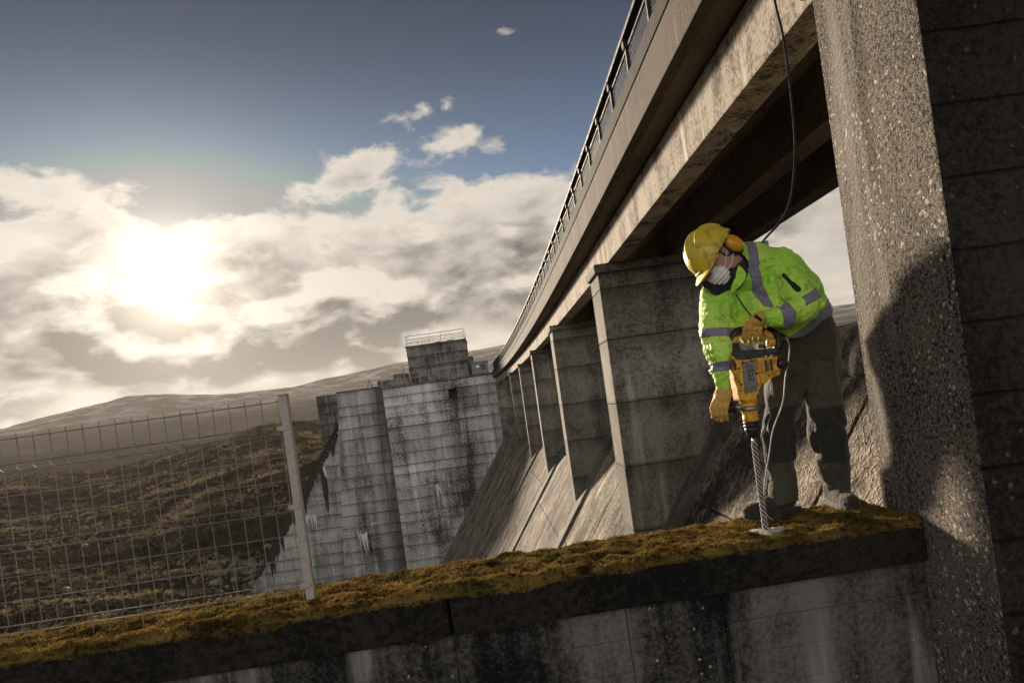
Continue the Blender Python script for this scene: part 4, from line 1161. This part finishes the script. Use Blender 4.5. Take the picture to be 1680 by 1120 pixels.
pk = np.maximum(np.abs(q[2] + .014 + np.clip(q[0] - .12, 0, 1) * .22 - (q[1] / .1) ** 2 * -.012) - .0045, np.maximum((peak_r - 1) * .1, np.maximum((.92 - er) * .126, .03 - q[0])))
lamp = np.maximum(np.abs(q[2] + .002) - .014, np.maximum(np.abs(q[0] + .150) - .010, np.abs(q[1]) - .026))
helm = smin(smin(dome, rim, .005), pk, .005); helm = smin(helm, lamp, .004)
nets('hard_hat', gq, helm, HELM, person)
# ear defenders
muff_c = hp_(-.046, .100, -.026)
gm = grid(muff_c - Vector((.09, .09, .09)), muff_c + Vector((.09, .09, .09)), .0030); q = local(gm, muff_c, AX)
ear = nets('ear_defender', gm, np.maximum(sd_ell([q[0], q[1] - .0, q[2]], (.040, .032, .056)), -(q[1] + .006)) , EARY, person)
nets('cushion', gm, np.maximum(sd_ell([q[0], q[1] + .015, q[2]], (.049, .032, .064)), q[1] + .005), BLKP, ear)
for ff in (-.018, .018):
    tube('arm', smooth_path([muff_c + F * ff + S * .012 + U * .02, muff_c + F * ff * .6 + S * .014 + U * .055, hp_(-.085 + ff * .3, .112, .022)], 5), .0042, BLKP, ear, 6)
gm2c = hp_(-.030, -.098, -.018)
gm = grid(gm2c - Vector((.09, .09, .09)), gm2c + Vector((.09, .09, .09)), .0045); q = local(gm, gm2c, AX)
nets('ear_defender', gm, sd_ell(q, (.040, .034, .052)), EARY, person)
# dust mask
mc = hp_(.098, 0, -.052)
gm = grid(mc - Vector((.1, .1, .1)), mc + Vector((.1, .1, .1)), .0028); q = local(gm, mc, AX)
mk = sd_ell(q, (.052, .066, .060)); mk = mk + .0022 * np.sin(q[2] * 330 + np.abs(q[1]) * 60)
mk = np.maximum(mk, -sd_ell([q[0] + .03, q[1], q[2]], (.05, .052, .046)))
mask = nets('dust_mask', gm, mk, MASKM, person)
for uu in (-.03, .005):
    tube('strap', smooth_path([hp_(.088, .056, -.055 + uu * .4), hp_(.05, .076, -.04 + uu), hp_(.0, .086, -.022 + uu), hp_(-.03, .086, -.01 + uu)], 5), .0022, MASKM, mask, 5)
nets('nose_clip', gm, np.maximum(np.maximum(mk - .003, np.abs(q[2] - .040) - .004), np.abs(q[1]) - .03), STEEL, mask)

# gloves -----------------------------------------------------------------
def finger(g_, pts, r0, r1): return sd_chain(g_, pts, list(np.linspace(r0, r1, len(pts))), .004)
DY = 3.42                                              # the drill's middle plane
def glove(name, centre, palm, fingers, thumb, cuff, m=GLOVE):
    g_ = grid(centre - Vector((.13, .12, .13)), centre + Vector((.13, .12, .13)), .0030)
    f = sd_chain(g_, [p for p, r in palm], [r for p, r in palm], .015)
    for a in fingers: f = smin(f, finger(g_, a, .0145, .0115), .006)
    f = smin(f, finger(g_, thumb, .0165, .012), .010)
    f = wrinkle(g_, f, .0035, 34, 4, .02)
    return nets(name, g_, f, m, person)
# near hand over the top grip, knuckles up, fingers hanging in front of the bar
fs = []
for k, x in enumerate((1221.5, 1230, 1238.5, 1246.5)):
    L = (1.0, 1.08, 1.0, .82)[k]
    fs.append([P(x + 3, 531 - k * .3, DY - .030), P(x, 540, DY - .044), P(x - .3, 540 + 12 * L, DY - .034), P(x + .3, 540 + 20 * L, DY - .012)])
near_glove = glove('glove', P(1236, 538, DY), [(P(1252, 521, 3.372), .036), (P(1242, 525, 3.385), .037), (P(1230, 531, 3.405), .026)], fs,
      [P(1236, 528, 3.43), P(1222, 536, 3.45), P(1216, 546, 3.445)], None)
gm_ = [(P(1235, 530, 3.40), .03), (P(1242, 532, 3.40), .028)]
tg = [P(1241, 515, 3.337), P(1251, 524, 3.337), P(1248.5, 527.5, 3.337), P(1238.5, 518.5, 3.337)]
prism('wrist_tag', tg, (0, .02, 0), BLACKF, near_glove, .0015)
# far hand round the side grip
fs = []
for k, x in enumerate((1169.5, 1177, 1184.5, 1191.5)):
    L = (.80, .98, 1.06, 1.0)[k]
    fs.append([P(x + 2.5, 658 + k * .4, DY - .028), P(x - .5, 668, DY - .043), P(x, 668 + 12 * L, DY - .034), P(x + .6, 668 + 20 * L, DY - .010)])
glove('glove', P(1182, 668, DY), [(P(1188, 644, 3.412), .043), (P(1184, 652, 3.410), .040), (P(1180, 662, 3.405), .034)], fs,
      [P(1190, 655, 3.44), P(1197, 661, 3.455), P(1202, 669, 3.45)], None)

# ------------------------------------------------------------------ rotary hammer
drill = empty('rotary_hammer', HOLE + Vector((0, .0, .0)), label='yellow and black rotary hammer drill with a long spiral bit in the moss', cat='hammer drill')
def pl(name, pts, y0, y1, m, parent, bev=.004, seg=2): return prism(name, [P(x, y, DY + y0) for x, y in pts], (0, y1 - y0, 0), m, parent, bev, seg)
hous = [(1199.5, 580), (1205, 584), (1209, 592), (1216, 593.5), (1240, 587), (1250.5, 631), (1247.5, 637), (1242.5, 640), (1240.5, 655), (1227, 659), (1213.5, 657)]
housing = pl('housing', hous, -.045, .045, DRY, drill, .009, 3)
motor = pl('motor_housing', [(1240.5, 587), (1277, 583.5), (1276, 589), (1272, 593), (1271.5, 600), (1275, 605), (1280.5, 606), (1280.5, 615.5), (1260, 619.5), (1259.5, 628), (1250.5, 630.5)], -.052, .050, DRY, drill, .008, 3)
pl('motor_band', [(1243, 610.5), (1281, 604.5), (1281.4, 607), (1243.4, 613)], -.055, .052, DRY, drill, .002, 1)
cen = P(1280, 597, DY)
bm = bmesh.new(); bm_tube(bm, [cen + Vector((0, y, 0)) for y in (-.040, -.036, .036, .040)], [.020, .026, .026, .020], 20)
frombm('motor_cap', bm, BLKP, drill, True)
plate = pl('side_plate', [(1217.5, 595), (1239, 589), (1243, 640), (1223, 645.5)], -.0495, -.040, PLATE, drill, .002, 1)
for r in range(4):
    for c in range(3):
        x, y = 1224.5 + c * 3.6 + r * 1.1, 599 + r * 7.2 - c * .7
        pl('vent_slot', [(x, y), (x + 1.3, y - .2), (x + 2.2, y + 4.9), (x + .9, y + 5.1)], -.0503, -.0494, DARK, plate, 0)
for x, y in ((1220, 594.5), (1233.5, 591.5), (1213, 604), (1217, 630.5), (1242, 612), (1262, 616)):
    p0 = P(x, y, DY - .056); bm = bmesh.new(); bm_tube(bm, [p0, p0 + Vector((0, .02, 0))], .0045, 10); frombm('screw', bm, BLKP, housing)
for r in range(11):
    for c in range(3):
        x, y = 1206.5 + c * 2.3 + r * .6, 615 + r * 2.6
        pl('vent_hole', [(x, y), (x + 1.0, y - .1), (x + 1.1, y + 1.0), (x + .1, y + 1.1)], -.0462, -.0452, DARK, housing, 0)
pl('side_recess', [(1202, 588), (1205, 590), (1208.5, 598), (1208, 606), (1205.5, 608), (1202.5, 598)], -.047, -.043, BLKP, housing, .001, 1)
np_ = pl('name_plate', [(1253.8, 590.8), (1266.2, 588.8), (1269.3, 607.6), (1256.9, 609.6)], -.0545, -.050, BLKP, motor, .001, 1)
pl('spec_label', [(1245.5, 592.5), (1250.5, 591.7), (1253.5, 609.8), (1248.5, 610.6)], -.0535, -.050, plain('worn_label', (.52, .26, .03), .6, 0, (.2, .1, .03), 90, .6), motor, .0006, 1)
fc = bpy.data.curves.new('lettering', 'FONT'); fc.body = 'DEWALT'; fc.size = .0235; fc.align_x = 'CENTER'; fc.align_y = 'CENTER'; fc.extrude = .0004; fc.offset = .0006
fc.materials.append(DRY)
fo = bpy.data.objects.new('lettering', fc); COL.objects.link(fo); 
up_ = pdir(-3.1, -18.8); nr_ = Vector((0, -1, 0)); sd_ = nr_.cross(up_)
# text runs along up_: local x = up_, local y = left of it, local z = towards the viewer
yv = nr_.cross(up_)
c0 = P(1261.6, 599.2, DY - .0552)
FOM = Matrix(((up_.x, yv.x, nr_.x, c0.x), (up_.y, yv.y, nr_.y, c0.y), (up_.z, yv.z, nr_.z, c0.z), (0, 0, 0, 1)))
bpy.context.view_layer.update()
tm = bpy.data.meshes.new_from_object(fo.evaluated_get(bpy.context.evaluated_depsgraph_get()))
bpy.data.objects.remove(fo)
if not tm.materials: tm.materials.append(DRY)
tm.transform(FOM); lo_ = link('lettering', tm, np_)
# black upper frame and grip
pl('rear_frame', [(1198.5, 563), (1213, 563), (1215, 577), (1275.5, 570.5), (1278.5, 579), (1240, 585.8), (1216, 592), (1209.5, 590.5), (1205.5, 583), (1199.3, 579)], -.034, .034, BLKP, drill, .006, 2)
for k in range(4): pl('bellows_ring', [(1197.3, 565 + k * 3.4), (1213.6, 564.4 + k * 3.4), (1213.8, 566.4 + k * 3.4), (1197.6, 567 + k * 3.4)], -.038, .038, BLKP, drill, .0025, 2)
pl('grip_inset', [(1199, 561), (1208, 551.5), (1214, 549.5), (1213, 555), (1211.5, 562.4), (1199, 563)], -.026, .026, DRY, drill, .004, 2)
grip = smooth_path([P(1202.5, 560, DY), P(1203.5, 550, DY), P(1209, 544, DY), P(1219, 541, DY), P(1235, 540, DY), P(1251, 541, DY)], 5)
tube('grip', grip, [.020] * len(grip), BLKP, drill, 12)
gy = smooth_path([P(1250, 543, DY), P(1259, 548, DY), P(1264, 556, DY), P(1265, 568, DY)], 5)
tube('grip_arch', gy, [.0175] * 6 + [.020] * 5 + [.024] * 5, DRY, drill, 12)
gb = smooth_path([P(1249, 537, DY + .01), P(1262, 540, DY + .01), P(1272, 546, DY + .01), P(1277, 557, DY + .01), P(1276, 573, DY + .01)], 5)
tube('grip_back', gb, [.013] * 10 + [.017] * 6 + [.022] * 5, BLKP, drill, 10)
gl_ = smooth_path([P(1268, 546, DY + .01), P(1279, 548, DY + .015), P(1289, 552, DY + .02), P(1294, 560, DY + .02)], 5)
tube('cord_sleeve', gl_, [.011] * 6 + [.009] * 5 + [.006] * 5, BLKP, drill, 8)
cord = smooth_path([P(1288, 551, DY + .015), P(1295, 566, DY), P(1294, 590, DY - .01), P(1288.5, 618, DY - .02), P(1284, 661, DY - .02), P(1268, 706, DY - .02), P(1262, 745, DY - .01), P(1255.5, 783, DY + .03), P(1254, 812, DY + .05), P(1257, 842, DY + .08), P(1268, 852, DY + .10)], 6)
tube('power_cord', cord, .0034, plain('pale_cord', (.34, .32, .29), .6, 0, (.12, .11, .1), 50, .4), drill, 6)
# coiled spare wires showing through the grip opening
for k in range(4):
    c = P(1240 + k * 3.2, 567.5, DY + .008); pts = [c + Vector((.010 * math.cos(a) * (1 + .2 * k), .004 * k, .017 * math.sin(a))) for a in np.linspace(.3 + .1 * k, 5.6, 12)]
    tube('coiled_wire', pts, .0018, plain('wire_white', (.6, .56, .46), .5), drill, 5)
# nose, collar, chuck
A0, A1 = P(1227.5, 655, DY), P(1255.8, 866, HOLE.y)
axis = (A1 - A0).normalized(); Ltot = (A1 - A0).length
def along(px_y): return A0 + axis * (Ltot * (px_y - 655) / (866 - 655))
def lathe(name, prof, m, parent, n=24):
    bm = bmesh.new(); bm_tube(bm, [along(y) for y, r in prof], [r for y, r in prof], n); return frombm(name, bm, m, parent, True)
lathe('nose', [(648, .043), (654, .046), (658, .0455), (660, .040), (664, .039), (664.5, .041), (676, .040), (678, .037), (681, .037), (681.5, .039), (690, .038), (691.5, .035)], DRY, drill)
lathe('clamp_band', [(666, .0405), (666.3, .0435), (673.5, .0430), (674, .0405)], STEEL, drill)
lathe('chuck', [(690.5, .034), (691, .039), (694, .0395), (694.6, .036), (696, .036), (696.5, .0395), (699.5, .039), (700, .0355), (701.5, .0355), (702, .0375), (706, .036), (710, .031), (716, .028), (717.5, .024), (717.6, .011)], BLKP, drill)
lathe('bit_shank', [(715, .0095), (726, .0095), (728, .0085)], STEEL, drill, 12)
def bit():
    n, rings = 28, 190; vs = []; fs = []
    e1 = axis.orthogonal().normalized(); e2 = axis.cross(e1)
    for i in range(rings + 1):
        c = along(726 + (871 - 726) * i / rings)
        for k in range(n):
            a = 2 * math.pi * k / n; ph = 4 * a + i / rings * 2 * math.pi * 18
            r = .0148 - .0068 * (0.5 + 0.5 * math.cos(ph)) ** 1.6
            vs.append(c + (e1 * math.cos(a) + e2 * math.sin(a)) * r)
    for i in range(rings):
        for k in range(n): fs.append((i * n + k, i * n + (k + 1) % n, (i + 1) * n + (k + 1) % n, (i + 1) * n + k))
    o = raw('spiral_bit', vs, fs, BITM, drill, False); o.data.materials.append(FLUTE_SHADE)
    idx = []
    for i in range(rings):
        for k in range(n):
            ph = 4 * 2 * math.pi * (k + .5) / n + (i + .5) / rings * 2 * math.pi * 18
            idx.append(1 if math.cos(ph) > .15 else 0)  # groove faces get the painted shade, ridges stay steel
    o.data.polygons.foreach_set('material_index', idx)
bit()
# side handle
sh0, sh1 = P(1166, 673.5, DY), P(1216, 667.5, DY)
def sh(t): return sh0 + (sh1 - sh0) * t
bm = bmesh.new(); bm_tube(bm, [sh(t) for t in (0, .03, .1, .3, .5, .66, .68, .70, .76, .78, .80)], [.014, .021, .025, .022, .024, .025, .033, .038, .038, .033, .020], 16)
frombm('side_handle', bm, BLKP, drill, True)
bm = bmesh.new(); bm_tube(bm, [sh(t) for t in (.79, .80, .98, 1.0)], [.014, .017, .017, .014], 12); frombm('side_handle_collar', bm, STEEL, drill, True)

# ------------------------------------------------------------------ rope hanging from the bridge
rp = smooth_path([Vector((1.86, 3.60, 4.06)), Vector((1.78, 3.60, 3.85)), P(1266, -60, 3.60), P(1271, 0, 3.60), P(1284, 56, 3.60), P(1295, 131, 3.60), P(1302.5, 206, 3.62), P(1304, 262, 3.64), P(1297, 326, 3.68), P(1280, 364, 3.70), P(1250, 399, 3.74), P(1246, 430, 3.78), P(1290, 500, 3.80), P(1318, 560, 3.79)], 6)
tag(tube('hanging_rope', rp, .0065, fabric('dark_rope', (.007, .007, .010), None, (.015, .013, .016), .95, .3, 60), None, 8), 'thin dark rope hanging from the walkway down behind the worker', 'rope')
